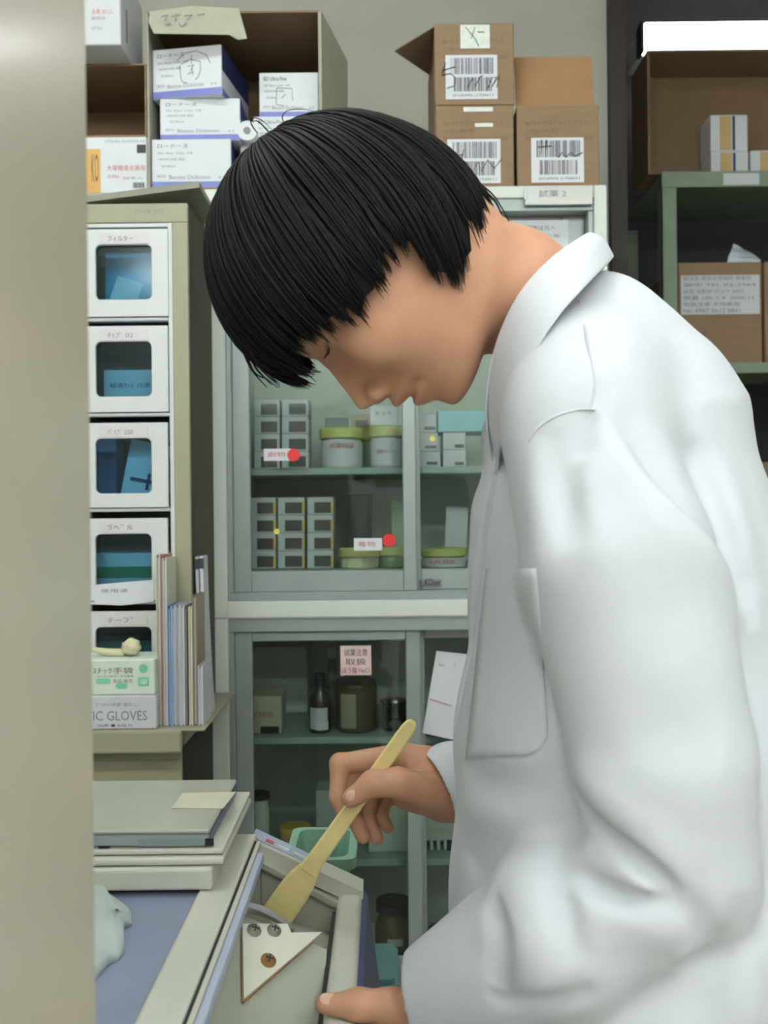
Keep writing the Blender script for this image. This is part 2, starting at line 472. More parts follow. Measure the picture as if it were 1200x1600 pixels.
# ------------------------------------------------------------------ inside the glass cabinets
m_sbox = M('slide_box_card', (196, 194, 198), 0.55, var=0.04)
m_swin = M('slide_box_window', (74, 76, 74), 0.3)
m_sside = M('slide_box_end', (186, 200, 206), 0.5)
m_yedge = M('yellow_edge', (206, 186, 70), 0.5)
def slide_box(rect, Y, z0, label, group, yellow=True, dim=False):
    x0, x1, za, zb = pspan(*rect, Y)
    h = zb - za
    t = empty('specimen_box', ((x0 + x1) / 2, Y + 0.04, z0), label, 'box', group)
    W = x1 - x0
    bm = NB(); box(bm, x0, x1, Y, Y + 0.09, z0, z0 + h, 0.0015); from_bm('body', bm, m_sbox, t)
    bpart('window', t, m_swin, x0 + W * 0.27, x1 - W * 0.1, Y - 0.0012, Y + 0.001, z0 + h * 0.1, z0 + h * 0.72, 0)
    bpart('end_label', t, m_sside, x0 + W * 0.02, x0 + W * 0.24, Y - 0.001, Y + 0.001, z0 + h * 0.08, z0 + h * 0.74, 0)
    if yellow: bpart('edge_strip', t, m_yedge, x1 - W * 0.09, x1 - W * 0.005, Y - 0.001, Y + 0.001, z0 + h * 0.1, z0 + h * 0.72, 0)
    return t
rowname = ['top', 'second', 'third', 'bottom']
colname = ['left', 'middle', 'right']
Yb = YC + 0.13
for c, (xa, xb, dy) in enumerate(((391, 431, 0), (434, 476, -1), (480, 521, 2))):
    zz = UP_BASE + 0.001
    for r in (3, 2, 1, 0):
        ya = 776 + r * 28 + dy
        b = slide_box((xa, ya, xb, ya + 27.5), Yb, zz, f'{rowname[r]} windowed specimen box of the {colname[c]} stack on the cabinet floor', 'windowed specimen boxes on the cabinet floor', yellow=True)
        x0, x1, za, zb = pspan(xa, ya, xb, ya + 27.5, Yb); zz += (zb - za) + 0.0006
rn2 = ['top', 'second', 'third', 'bottom']
for c, (xa, xb) in enumerate(((397, 437), (440, 482))):
    zz = UP_SHELF + 0.001
    for r in (3, 2, 1, 0):
        ya = 610 + r * 28
        slide_box((xa, ya, xb, ya + 27), Yb, zz, f'{rn2[r]} specimen box of the {["left", "right"][c]} stack on the upper glass-cabinet shelf', 'specimen boxes on the upper cabinet shelf', yellow=False)
        x0, x1, za, zb = pspan(xa, ya, xb, ya + 27, Yb); zz += (zb - za) + 0.0006
def red_dot(rect, Y, parent, mat=m_red):
    x0, x1, z0, z1 = pspan(*rect, Y); r = (z1 - z0) / 2; cx, cz = (x0 + x1) / 2, (z0 + z1) / 2
    bm = NB(); pts = [(cx + r * math.cos(a * math.pi / 10), Y - 0.0012, cz + r * math.sin(a * math.pi / 10)) for a in range(20)]
    prism(bm, pts, (0, 0.001, 0)); return from_bm('round_sticker', bm, mat, parent)
YD = YC + 0.016 + 0.008      # face of the left door's pane
def door_label(rect, dot, label, words):
    x0, x1, z0, z1 = pspan(*rect, YD)
    o = pbox('door_sticker', rect, YD - 0.001, 0.0009, m_paper, label, 'sticker', 'red dot labels on the cabinet glass', bev=0)
    red_dot(dot, YD - 0.0012, o)
    text(o, words, (rect[0] + 6, rect[1] + 5, rect[0] + 34, rect[3] - 6), YD - 0.001, m_inkred)
    return o
door_label((412, 701, 455, 720), (449, 701, 469, 721), 'white label with red dot on the glass by the upper shelf', '劇物')
door_label((553, 841, 597, 860), (598, 834, 618, 854), 'white label with red dot on the glass by the cabinet floor', '毒物')

def jar(px, pr, ytop, ylid, Y, z0, label, lid=m_ylid, body=m_jar, name='reagent_jar', cat='jar', lab=None, group='reagent jars in the glass cabinet'):
    c = P(px, 700, Y); r = pr * Y / FPX
    zt = P(px, ytop, Y).z; zl = P(px, ylid, Y).z
    t = empty(name, (c.x, Y, z0), label, cat, group)
    bm = NB(); lathe(bm, [(0, z0), (r * 0.88, z0), (r * 0.93, z0 + 0.004), (r * 0.93, zl - 0.008), (r * 0.86, zl - 0.002), (r * 0.86, zl)], c.x, Y, 32)
    from_bm('body', bm, body, t, smooth=True)
    bm = NB(); lathe(bm, [(r * 0.95, zl), (r, zl + 0.002), (r, zt - 0.004), (r * 0.95, zt), (0, zt)], c.x, Y, 32)
    from_bm('lid', bm, lid, t, smooth=False)
    if lab:
        bm = NB(); n = 14; R = r * 0.945; za, zb = z0 + (zl - z0) * lab[0], z0 + (zl - z0) * lab[1]
        vs = []
        for i in range(n + 1):
            a = math.radians(-90 - 62 + 124 * i / n)
            vs.append((bm.verts.new((c.x + R * math.cos(a), Y + R * math.sin(a), za)), bm.verts.new((c.x + R * math.cos(a), Y + R * math.sin(a), zb))))
        for p, q in zip(vs, vs[1:]): bm.faces.new((p[0], q[0], q[1], p[1]))
        from_bm('paper_label', bm, lab[2], t, smooth=True)
        if len(lab) > 3:
            rr = (px - pr * 0.55, lab[4], px + pr * 0.55, lab[5])
            text(t, lab[3], rr, Y - r * 0.97, m_inkred)
    return t
jar(534, 35, 670, 687, YC + 0.16, UP_SHELF, 'wide reagent jar with yellow-green lid on the upper shelf below the nose', lab=(0.12, 0.92, m_paperg, '試薬特級', 692, 700))
jar(583, 24, 672, 690, YC + 0.27, UP_SHELF, 'narrow jar with yellow-green lid half hidden behind the wide jar')
jar(604, 27, 666, 684, YC + 0.14, UP_SHELF, 'tall white jar with pale yellow lid beside the door stile', lid=M('pale_yellow_lid', (214, 214, 160), 0.4), lab=(0.1, 0.95, m_paper, '酢酸ナトリウム', 702, 708))
jar(560, 32, 856, 870, YC + 0.15, UP_BASE, 'low jar with yellow-green lid under the red dot label', lab=(0.1, 0.9, M('cream_label', (214, 216, 178), 0.6)))
jar(613, 26, 854, 868, YC + 0.18, UP_BASE, 'low green jar with yellow-green lid beside the door stile', body=M('green_jar', (112, 158, 96), 0.4))
jar(691, 38, 856, 869, YC + 0.16, UP_BASE, 'wide flat jar with yellow-green lid behind the right glass door', lab=(0.1, 0.9, m_paperg, '硫酸', 874, 881))
def cbox(name, rect, Y, depth, z0, mat, label, group='small boxes in the glass cabinet', cat='box'):
    x0, x1, za, zb = pspan(*rect, Y)
    bm = NB(); box(bm, x0, x1, Y, Y + depth, z0, z0 + (zb - za), 0.0015)
    return tag(from_bm(name, bm, mat), label, cat, group)
def top_of(o): return max((v.co.z for v in o.data.vertices)) + ORG[o.name].z
zj = P(534, 670, YC + 0.16).z
b = cbox('small_box', (508, 655, 545, 671), YC + 0.145, 0.03, zj + 0.0005, M('teal_grey_box', (120, 140, 134), 0.5), 'teal grey small box lying on the wide jar lid'); 
zj = P(583, 672, YC + 0.27).z
b = cbox('small_box', (549, 650, 585, 672), YC + 0.245, 0.05, zj + 0.0005, M('tan_box', (178, 162, 132), 0.5), 'tan small box with dark window on the hidden jar')
bpart('window', b, m_swin, b.location.x - 0.018, b.location.x + 0.012, YC + 0.2438, YC + 0.245, b.location.z + 0.004, b.location.z + 0.022, 0)
zj = P(604, 666, YC + 0.14).z
b = cbox('small_box', (578, 634, 622, 665), YC + 0.125, 0.03, zj + 0.0005, m_paper, 'white small box standing on the tall white jar')
text(b, 'キット', (586, 642, 612, 650), YC + 0.125, m_inkg)
# boxes behind the right door, upper shelf
Yr = YC + 0.13
z = UP_SHELF + 0.001
for r, (h, lab) in enumerate((((652, 694, 688, 719), 'white carton at the bottom of the stack right of the door stile'), ((652, 664, 684, 693), 'white carton in the middle of the stack right of the door stile'), ((652, 634, 682, 663), 'white carton on top of the stack right of the door stile'))):
    b = cbox('small_carton', h, Yr, 0.1, z, m_paperg, lab); z = top_of(b) + 0.0006
    bpart('window', b, m_swin, b.location.x - 0.006, b.location.x + 0.02, Yr - 0.001, Yr, b.location.z + 0.006, b.location.z + 0.013, 0)
z = UP_SHELF + 0.001
for r, (h, lab) in enumerate((((692, 692, 728, 719), 'white carton below two others next to the coat front'), ((692, 664, 728, 691), 'white carton with dark window under the pale blue box'))):
    b = cbox('small_carton', h, Yr, 0.1, z, m_paperg, lab); z = top_of(b) + 0.0006
    bpart('window', b, m_swin, b.location.x, b.location.x + 0.022, Yr - 0.001, Yr, b.location.z + 0.004, b.location.z + 0.012, 0)
cbox('pale_blue_box', (684, 628, 770, 662), Yr - 0.005, 0.12, z, M('pale_blue_card', (150, 206, 220), 0.5), 'pale blue box lying on the white cartons under the chin')
for rect, lab in (((671, 681, 680, 690), 'round yellow sticker on the right glass door'), ((428, 826, 437, 835), 'round yellow sticker on the left glass door')):
    YY = YC + 0.044 + 0.008 if rect[0] > 600 else YD
    x0, x1, z0, z1 = pspan(*rect, YY); r = (x1 - x0) / 2
    bm = NB(); prism(bm, [((x0 + x1) / 2 + r * math.cos(a * math.pi / 8), YY - 0.001, (z0 + z1) / 2 + r * math.sin(a * math.pi / 8)) for a in range(16)], (0, 0.0009, 0))
    tag(from_bm('round_sticker', bm, m_yel), lab, 'sticker', 'yellow stickers on the cabinet glass')
# clear measuring cylinder and pale carton on the cabinet floor
m_cg = glass_mat('lab_glass', (200, 214, 208), 1.6)
def glass_cyl(px, pr, ytop, Y, z0, label, name='measuring_cylinder', cat='glassware', foot=True):
    c = P(px, 700, Y); r = pr * Y / FPX; zt = P(px, ytop, Y).z
    t = empty(name, (c.x, Y, z0), label, cat)
    bm = NB(); lathe(bm, [(0, z0 + 0.004), (r * 0.9, z0 + 0.004), (r * 0.95, z0 + 0.01), (r * 0.95, zt - 0.006), (r * 1.08, zt), (r * 0.88, zt - 0.008), (r * 0.85, z0 + 0.012), (0, z0 + 0.012)], c.x, Y, 28)
    from_bm('body', bm, m_cg, t, smooth=True)
    if foot:
        bm = NB(); lathe(bm, [(0, z0), (r * 1.4, z0), (r * 1.4, z0 + 0.004), (0, z0 + 0.0045)], c.x, Y, 24); from_bm('foot', bm, m_cg, t)
    return t
glass_cyl(562, 20, 772, YC + 0.30, UP_BASE + 0.001, 'clear measuring cylinder standing behind the low jars')
cbox('green_carton', (612, 786, 632, 886), YC + 0.27, 0.1, UP_BASE + 0.001, M('grey_green_card', (134, 160, 140), 0.5), 'tall grey-green carton half behind the door stile')
pp = pbox('leaning_paper', (693, 792, 727, 886), YC + 0.25, 0.002, m_paperg, 'grey white card leaning inside behind the right glass door', 'card', bev=0, z0=UP_BASE + 0.001)
pp.rotation_euler = (-0.05, 0.06, 0)

# lower cabinet, first shelf
b = cbox('reagent_carton', (387, 1101, 440, 1160), YC + 0.11, 0.1, LO_1 + 0.001, M('pale_carton', (186, 186, 166), 0.55), 'pale carton with orange corner on the lower cabinet shelf')
a = pspan(410, 1147, 440, 1160, YC + 0.11); bpart('orange_band', b, M('orange_print', (220, 156, 54), 0.5), a[0], a[1], YC + 0.109, YC + 0.11, a[2], a[3], 0)
a = pspan(407, 1135, 436, 1146, YC + 0.11); bpart('black_band', b, m_black, a[0], a[1], YC + 0.109, YC + 0.11, a[2], a[3], 0)
text(b, '試験紙', (392, 1112, 428, 1121), YC + 0.11, m_inkred)
def bottle(px, pr, ytop, ysh, Y, z0, label, mat=m_brglass, cap=m_black, lab=None, name='reagent_bottle', neck=0.4, group='bottles in the lower glass cabinet'):
    c = P(px, 1100, Y); r = pr * Y / FPX; zt = P(px, ytop, Y).z; zs = P(px, ysh, Y).z
    t = empty(name, (c.x, Y, z0), label, 'bottle', group)
    hc = (zt - zs) * 0.45
    bm = NB(); lathe(bm, [(0, z0), (r * 0.92, z0), (r, z0 + 0.006), (r, zs - 0.01), (r * 0.92, zs), (r * neck, zs + (zt - zs) * 0.4), (r * neck, zt - hc)], c.x, Y, 28); from_bm('body', bm, mat, t, smooth=True)
    bm = NB(); lathe(bm, [(r * neck, zt - hc), (r * neck * 1.25, zt - hc), (r * neck * 1.25, zt - 0.002), (r * neck * 1.1, zt), (0, zt)], c.x, Y, 20); from_bm('cap', bm, cap, t)
    if lab:
        for (la, lb, ang0, ang1, lm) in lab:
            bm = NB(); n = 10; R = r * 1.012; za, zb = z0 + (zs - z0) * la, z0 + (zs - z0) * lb; vs = []
            for i in range(n + 1):
                a = math.radians(-90 + ang0 + (ang1 - ang0) * i / n)
                vs.append((bm.verts.new((c.x + R * math.cos(a), Y + R * math.sin(a), za)), bm.verts.new((c.x + R * math.cos(a), Y + R * math.sin(a), zb))))
            for p, q in zip(vs, vs[1:]): bm.faces.new((p[0], q[0], q[1], p[1]))
            from_bm('paper_label', bm, lm, t, smooth=True)
    return t
bottle(500, 17, 1052, 1090, YC + 0.13, LO_1 + 0.001, 'small dark bottle with white label on the lower cabinet shelf', lab=[(0.12, 0.75, -60, 45, m_paperg), (0.1, 0.35, -20, 50, m_paper)])
bottle(556, 33, 1040, 1062, YC + 0.15, LO_1 + 0.001, 'large brown bottle under the pink note on the glass', lab=[(0.1, 0.78, -42, 2, M('aged_label', (150, 146, 122), 0.6))], mat=M('brown_bottle_big', (84, 78, 66), 0.2, var=0.1))
glass_cyl(612, 22, 1094, YC + 0.14, LO_1 + 0.001, 'clear glass beaker next to the lower door stile', name='beaker', foot=False)
bottle(519, 8, 1010, 1050, YC + 0.29, LO_1 + 0.001, 'slim grey bottle at the back of the lower cabinet shelf', mat=M('grey_bottle', (120, 124, 112), 0.3), neck=0.7, cap=m_jar)
# pink handwritten note on the lower left pane
o = pbox('pink_note', (532, 1009, 580, 1055), YC + 0.0225, 0.0012, M('pink_paper', (222, 192, 196), 0.6), 'pink handwritten note taped to the lower glass door', 'note', bev=0)
for s_, rr in (('試薬注意', (538, 1014, 574, 1025)), ('取扱', (540, 1029, 572, 1039)), ('ほう酸 NaCl', (535, 1043, 577, 1052))):
    text(o, s_, rr, YC + 0.0225, m_inkk)
# white card hanging at the lower right door
YK = YC + 0.041
cc = [P(682, 1017, YK), P(735, 1023, YK), P(709, 1156, YK), P(660, 1145, YK)]
bm = NB(); prism(bm, cc, (0, 0.0015, 0)); o = tag(from_bm('white_card', bm, m_paper), 'white card with a red line taped to the lower right glass door', 'card')
scribble(o, [[(671, 1092), (706, 1103)]], YK, 0.0008, m_inkred, 'red_line')
text(o, 'No.        2', (686, 1036, 712, 1041), YK, m_inkg)
# glass reflection of a white sheet, modelled as a grey slab inside
cbox('document_tray', (388, 1004, 486, 1042), YC + 0.33, 0.06, LO_1 + 0.17, M('grey_tray', (112, 122, 116), 0.5), 'grey flat tray on a stand at the back of the lower cabinet', cat='tray')
bpart('tray_stand', bpy.data.objects['document_tray'], m_cabin, P(395, 1000, YC + 0.35).x, P(480, 1000, YC + 0.35).x, YC + 0.34, YC + 0.38, LO_1 + 0.001, LO_1 + 0.17)
# second shelf
bottle(402, 17, 1238, 1258, YC + 0.12, LO_2 + 0.001, 'white plastic bottle with dark cap behind the device', mat=m_jar, neck=0.85, lab=[(0.3, 0.5, -5, 20, M('brown_dot', (150, 96, 66), 0.5))])
jar(456, 25, 1290, 1304, YC + 0.12, LO_2 + 0.001, 'white jar with orange-yellow lid behind the chest', lid=M('orange_lid', (206, 176, 88), 0.4), lab=(0.05, 0.95, m_paper, '寒天末 試薬', 1311, 1317))
b = cbox('reagent_carton', (494, 1266, 546, 1362), YC + 0.12, 0.08, LO_2 + 0.001, M('grey_carton', (156, 166, 160), 0.5), 'grey carton behind the wooden spatula in the lower cabinet')
b = cbox('white_carton', (576, 1282, 636, 1361), YC + 0.12, 0.09, LO_2 + 0.001, M('grey_white_carton', (178, 190, 182), 0.5), 'white carton under the fingertips in the lower cabinet')
zb_ = top_of(b)
cbox('small_box', (588, 1269, 632, 1282), YC + 0.12, 0.05, zb_ + 0.0005, m_paper, 'white flat box lying on the white carton below the palm')
b = cbox('meter_case', (662, 1286, 722, 1341), YC + 0.13, 0.1, LO_2 + 0.022, M('meter_grey', (176, 184, 178), 0.45), 'white instrument case on a slotted stand behind the right door', cat='instrument')
text(b, 'ﾁｪｯｶｰ ｾｯﾄ', (668, 1295, 698, 1301), YC + 0.13, m_inkred)
a = pspan(698, 1312, 708, 1330, YC + 0.13); bpart('switch', b, m_black, a[0], a[1], YC + 0.127, YC + 0.131, a[2], a[3], 0)
for k in range(6):
    x = P(664 + k * 11, 1350, YC + 0.13).x
    bpart('foot_rib', b, m_cabin, x - 0.004, x + 0.003, YC + 0.13, YC + 0.22, LO_2 + 0.001, LO_2 + 0.022, 0)
# cabinet floor
LO_B = 0.06 + 0.05
bottle(612, 30, 1405, 1440, YC + 0.13, LO_B + 0.001, 'large olive bottle with a pale label standing on the lower cabinet floor', mat=M('olive_bottle', (92, 94, 66), 0.25), neck=0.75, lab=[(0.72, 0.84, -20, 25, m_paperg)])
jar(690, 32, 1452, 1478, YC + 0.14, LO_B + 0.001, 'clear container with dark blue lid on the lower cabinet floor', lid=M('dark_blue_lid', (40, 66, 112), 0.4), body=M('clear_tub', (140, 152, 146), 0.3))
bottle(455, 34, 1440, 1475, YC + 0.16, LO_B + 0.001, 'dark brown stock bottle on the lower cabinet floor behind the chest', neck=0.45)
# ------------------------------------------------------------------ drawer unit with tinted windows
YU = 1.85; DU = 0.238
ux0, ux1 = P(84, 600, YU).x, P(296, 600, YU).x
uz1 = P(200, 318, YU).z; uz0 = P(200, 1143, 1.72).z + 0.0006
un = empty('drawer_unit', ((ux0 + ux1) / 2, YU + DU / 2, uz0), 'beige drawer unit with five white drawers with tinted windows', 'drawer unit')
dx1 = P(271, 600, YU).x; dx0 = P(104, 600, YU).x; dzt = P(200, 348, YU).z
bpart('top_panel', un, m_beige, ux0, ux1, YU, YU + DU, dzt, uz1)
bpart('side_panel', un, m_beige, dx1, ux1, YU, YU + DU, uz0, dzt)
bpart('side_panel', un, m_beige, ux0, dx0, YU, YU + DU, uz0, dzt)
bpart('back_panel', un, m_beige, dx0, dx1, YU + DU - 0.006, YU + DU, uz0, dzt, 0)
m_sideshade = M('dark_side_cladding', (66, 62, 50), 0.7, var=0.1)  # dark brown stands in for the shade in the gap beside the unit
bpart('side_cladding', un, m_sideshade, ux1, ux1 + 0.002, YU + 0.004, YU + DU, uz0, uz1 - 0.004, 0)
text(un, 'ｱｿｰﾄﾎﾞｯｸｽ', (210, 326, 256, 334), YU, m_inkg)
m_in = M('drawer_inside', (70, 92, 100), 0.6)
frame_x = P(264, 600, YU).x
rows_ = [(350, 498), (501, 647), (652, 796), (801, 941), (946, 1090)]
names_ = ['ﾌｨﾙﾀｰ', 'ﾁｯﾌﾟ 02', 'ﾊﾟｲﾌﾟ 200', 'ﾗﾍﾞﾙ', 'ﾃｰﾌﾟ']
DW = []
bm = NB(); box(bm, frame_x, dx1, YU + 0.002, YU + 0.02, uz0, dzt, 0.001); box(bm, dx0, frame_x, YU + 0.002, YU + 0.02, dzt - 0.008, dzt - 0.0005, 0.001)
from_bm('drawer_frame', bm, m_drawer, un)
for k, (ya, yb) in enumerate(rows_):
    x0, x1, z0, z1 = pspan(106, ya + 9, 263, yb - 3, YU)
    hx0, hx1, hz0, hz1 = pspan(150, ya + 33, 238, ya + 119, YU)
    bm = NB(); plate_hole(bm, x0, x1, z0, z1, hx0, hx1, hz0, hz1, 0.011, YU - 0.004, YU + 0.004)
    d = from_bm('drawer', bm, m_drawer, un)
    bm = NB(); box(bm, hx0 - 0.004, hx1 + 0.004, YU + 0.0045, YU + 0.0065, hz0 - 0.004, hz1 + 0.004, 0); from_bm('window_pane', bm, m_tint, d)
    bm = NB(); box(bm, x0 + 0.004, x1 - 0.004, YU + 0.01, YU + 0.2, z0 + 0.004, z0 + 0.007); box(bm, x0 + 0.004, x1 - 0.004, YU + 0.2, YU + 0.203, z0 + 0.004, z1 - 0.02)
    from_bm('tray', bm, m_in, d)
    a = pspan(155, ya + 14, 231, ya + 31, YU - 0.004)
    lb = bpart('name_label', d, M('label_grey_pink', (208, 204, 206), 0.5), a[0], a[1], YU - 0.0055, YU - 0.004, a[2], a[3], 0)
    text(lb, names_[k], (168, ya + 18, 208, ya + 27), YU - 0.0055, m_inkg)
    bpart('divider_bar', un, m_drawer, dx0, frame_x, YU + 0.001, YU + 0.02, P(180, yb + 2, YU).z - 0.002, P(180, yb - 2, YU).z)
    DW.append((z0 + 0.0075, d))
# what shows through the windows
def inside(name, rect, Y, depth, k, mat, label, words=None, cat='box'):
    x0, x1, za, zb = pspan(*rect, Y); bm = NB(); box(bm, x0, x1, Y, Y + depth, DW[k][0], zb, 0.0015)
    o = tag(from_bm(name, bm, mat), label, cat)
    if words: text(o, *words)
    return o
inside('blue_carton', (164, 394, 262, 440), YU + 0.09, 0.08, 0, M('sky_blue_card', (96, 196, 236), 0.5), 'bright blue carton in the top drawer')
def roll(px, py, pr, Y, z, label, lean=0.0):
    c = P(px, py, Y); r = pr * Y / FPX
    t = empty('tape_roll', (c.x, Y, z), label, 'tape roll', 'white rolls in the top drawer')
    bm = NB(); lathe(bm, [(0, 0), (r, 0), (r, 0.03), (r * 0.4, 0.031), (r * 0.38, 0.022), (0, 0.022)], 0, 0, 24)
    for v in bm.verts: v.co += ORG[t.name]
    o = from_bm('roll', bm, m_paper, t, smooth=False)
    bm = NB(); lathe(bm, [(r * 1.005, 0.006), (r * 1.01, 0.012), (r * 1.005, 0.018)], 0, 0, 24)
    for v in bm.verts: v.co += ORG[t.name]
    from_bm('printed_band', bm, m_inkg, t)
    return t
roll(173, 460, 26, YU + 0.045, DW[0][0], 'white tape roll at the window corner of the top drawer')
roll(226, 460, 22, YU + 0.042, DW[0][0], 'smaller white tape roll in the top drawer by the frame')
o = inside('white_tag', (163, 434, 205, 447), YU + 0.02, 0.001, 0, m_paper, 'slanted white tag over the rolls in the top drawer', cat='tag')
o.rotation_euler = (0, 0.35, 0)
inside('white_carton', (162, 578, 262, 618), YU + 0.05, 0.1, 1, m_paper, 'white printed carton in the second drawer', ('輸液ｾｯﾄ 15滴', (172, 598, 234, 606), YU + 0.05, m_inkk))
o = inside('white_carton', (185, 690, 250, 770), YU + 0.06, 0.06, 2, M('pale_blue_white', (216, 228, 244), 0.5), 'pale leaning carton with a dark letter mark in the third drawer')
for rr in ((196, 748, 230, 754), (222, 738, 227, 764)):
    a = pspan(*rr, YU + 0.06); bpart('letter_bar', o, m_navy, a[0], a[1], YU + 0.0592, YU + 0.06, a[2], a[3], 0)
o.rotation_euler = (0, 0.2, 0)
inside('blue_carton', (130, 680, 182, 770), YU + 0.1, 0.06, 2, M('mid_blue_card', (84, 120, 170), 0.5), 'blue carton behind the pale one in the third drawer')
o = inside('striped_carton', (145, 864, 262, 930), YU + 0.05, 0.09, 3, m_paper, 'white carton with a dark green stripe in the fourth drawer')
a = pspan(145, 885, 262, 903, YU + 0.05); bpart('green_stripe', o, M('dark_green_print', (30, 130, 84), 0.5), a[0], a[1], YU + 0.0492, YU + 0.05, a[2], a[3], 0)
inside('grey_carton', (150, 1000, 262, 1050), YU + 0.06, 0.08, 4, M('dull_card', (120, 132, 130), 0.5), 'dull grey carton inside the bottom drawer')
# paper flag stuck on the fourth drawer
bm = NB(); g = [(148, 914), (190, 910), (240, 906), (240, 940), (190, 946), (148, 944)]
prism(bm, [P(x, y, YU - 0.006) for x, y in g], (0, 0.0015, 0))
o = tag(from_bm('paper_slip', bm, m_paper), 'curling white paper slip stuck below the fourth drawer window', 'paper')
text(o, '使用済', (157, 920, 200, 926), YU - 0.006, m_inkg)

# ------------------------------------------------------------------ ledge and base cabinet under the drawers
lz = P(200, 1143, 1.72).z
led = empty('steel_ledge', (P(180, 1150, 1.72).x, 1.80, lz), 'beige steel ledge holding glove boxes and folders', 'shelf')
xl0, xl1, xl2 = P(60, 1150, 1.72).x, P(283, 1150, 1.72).x, P(327, 1140, 1.78).x
bm = NB(); box(bm, xl0, xl1, 1.72, 1.735, P(200, 1178, 1.72).z, lz, 0.004, 2); from_bm('front_lip', bm, m_beige, led)
bpart('top_plate', led, m_beige, xl0, xl2, 1.735, YU + DU, lz - 0.005, lz)
bpart('front_edge', led, m_cardgrey, xl0, xl1, 1.7195, 1.7205, lz - 0.004, lz - 0.001, 0)
base_top = lz - 0.045
bs = empty('base_cabinet', ((xl0 + xl1) / 2, 1.9, 0), 'beige base cabinet under the glove box ledge', 'cabinet')
bpart('body', bs, m_beige, xl0, P(285, 1200, 1.78).x, 1.78, YU + DU, 0.0, base_top)
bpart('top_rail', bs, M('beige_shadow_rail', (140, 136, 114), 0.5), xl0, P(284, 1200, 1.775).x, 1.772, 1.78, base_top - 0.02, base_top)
xq = P(285, 1200, 1.78).x
bpart('side_cladding', bs, M('black_side_cladding', (34, 33, 30), 0.7), xq, xq + 0.0015, 1.781, YU + DU, 0.0, base_top, 0)  # side painted black for the shade beside the base cabinet
bpart('back_filler', bs, MATS['black_side_cladding'], xq + 0.0015, cx0 - 0.001, YU + DU - 0.004, YU + DU, 0.0, lz - 0.006, 0)  # black sheet closing the gap, its shade put into the colour
bpart('ledge_support', bs, m_beige, xl0, xl0 + 0.02, 1.78, YU + DU, base_top, lz - 0.005)
bpart('ledge_support', bs, m_beige, xl1 - 0.03, xl1 - 0.01, 1.80, YU + DU, base_top, lz - 0.005)

# glove boxes
Yg = 1.735
b1 = pbox('glove_box', (60, 1087, 244, 1143), Yg, 0.1, m_paperg, 'lower white glove box printed GLOVES on the steel ledge', 'box', 'glove boxes', z0=lz + 0.0005)
text(b1, 'PLASTIC GLOVES', (97, 1111, 230, 1126), Yg, m_inkg, fill=True)
text(b1, 'ﾌﾟﾗｽﾁｯｸ手袋  粉なし', (150, 1098, 214, 1104), Yg, m_inkg)
text(b1, '100枚 ■ SIZE M', (152, 1131, 206, 1136), Yg, m_inkk)
zt_ = top_of(b1)
b2 = pbox('glove_box', (60, 1031, 242, 1087), Yg, 0.1, M('glove_box_green_white', (214, 224, 214), 0.5), 'upper pale glove box with mint green print on the steel ledge', 'box', 'glove boxes', z0=zt_ + 0.0005)
text(b2, 'ﾌﾟﾗｽﾁｯｸ手袋', (120, 1043, 208, 1053), Yg, M('plum_ink', (110, 80, 100), 0.6))
text(b2, 'エンボス加工・左右兼用', (152, 1055, 208, 1058), Yg, m_inkk)
text(b2, '食品 衛生', (176, 1061, 208, 1067), Yg, m_inkg)
for rr in ((150, 1060, 173, 1068), (181, 1067, 199, 1076)):
    a = pspan(*rr, Yg); bm = NB(); prism(bm, [(x, Yg - 0.0008, z) for x, z in rrect(a[0], a[1], a[2], a[3], (a[3] - a[2]) * 0.45)], (0, 0.0007, 0)); from_bm('green_print', bm, m_green, b2)
a = pspan(217, 1038, 231, 1051, Yg); bm = NB(); prism(bm, [((a[0] + a[1]) / 2 + 0.008 * math.cos(i * math.pi / 9), Yg - 0.0008, (a[2] + a[3]) / 2 + 0.008 * math.sin(i * math.pi / 9)) for i in range(18)], (0, 0.0007, 0)); from_bm('green_print', bm, m_green, b2)
bm = NB(); a = pspan(216, 1058, 233, 1072, Yg); h_ = 0.0035
plate_hole(bm, a[0], a[1], a[2], a[3], a[0] + h_, a[1] - h_, a[2] + h_, a[3] - h_, 0.002, Yg - 0.0008, Yg - 0.0001); from_bm('green_print', bm, m_green, b2)
text(b2, 'M', (221, 1062, 228, 1068), Yg, m_green)
# crumpled glove tip poking from the upper box
zt_ = top_of(b2)
c = P(205, 1016, Yg + 0.04)
bm = NB(); bmesh.ops.create_icosphere(bm, subdivisions=3, radius=1.0)
rr_ = random.Random(4)
for v in bm.verts:
    n = 1 + 0.12 * math.sin(5 * v.co.x + 1) * math.cos(6 * v.co.y) + 0.1 * math.sin(9 * v.co.z + 3 * v.co.x)
    v.co = Vector((v.co.x * 0.017 * n, v.co.y * 0.016 * n, v.co.z * 0.016 * n)) + Vector((c.x, c.y, zt_ + 0.0165))
o = tag(from_bm('crumpled_glove', bm, M('cream_vinyl', (214, 206, 172), 0.45), smooth=True), 'crumpled cream vinyl glove lying on the upper glove box', 'glove')
bm = NB(); tube(bm, [(c.x - 0.075, c.y - 0.01, zt_ + 0.016), (c.x - 0.045, c.y, zt_ + 0.008), (c.x - 0.012, c.y, zt_ + 0.006)], [0.004, 0.007, 0.008], 8); from_bm('cuff', bm, MATS['cream_vinyl'], o, smooth=True)

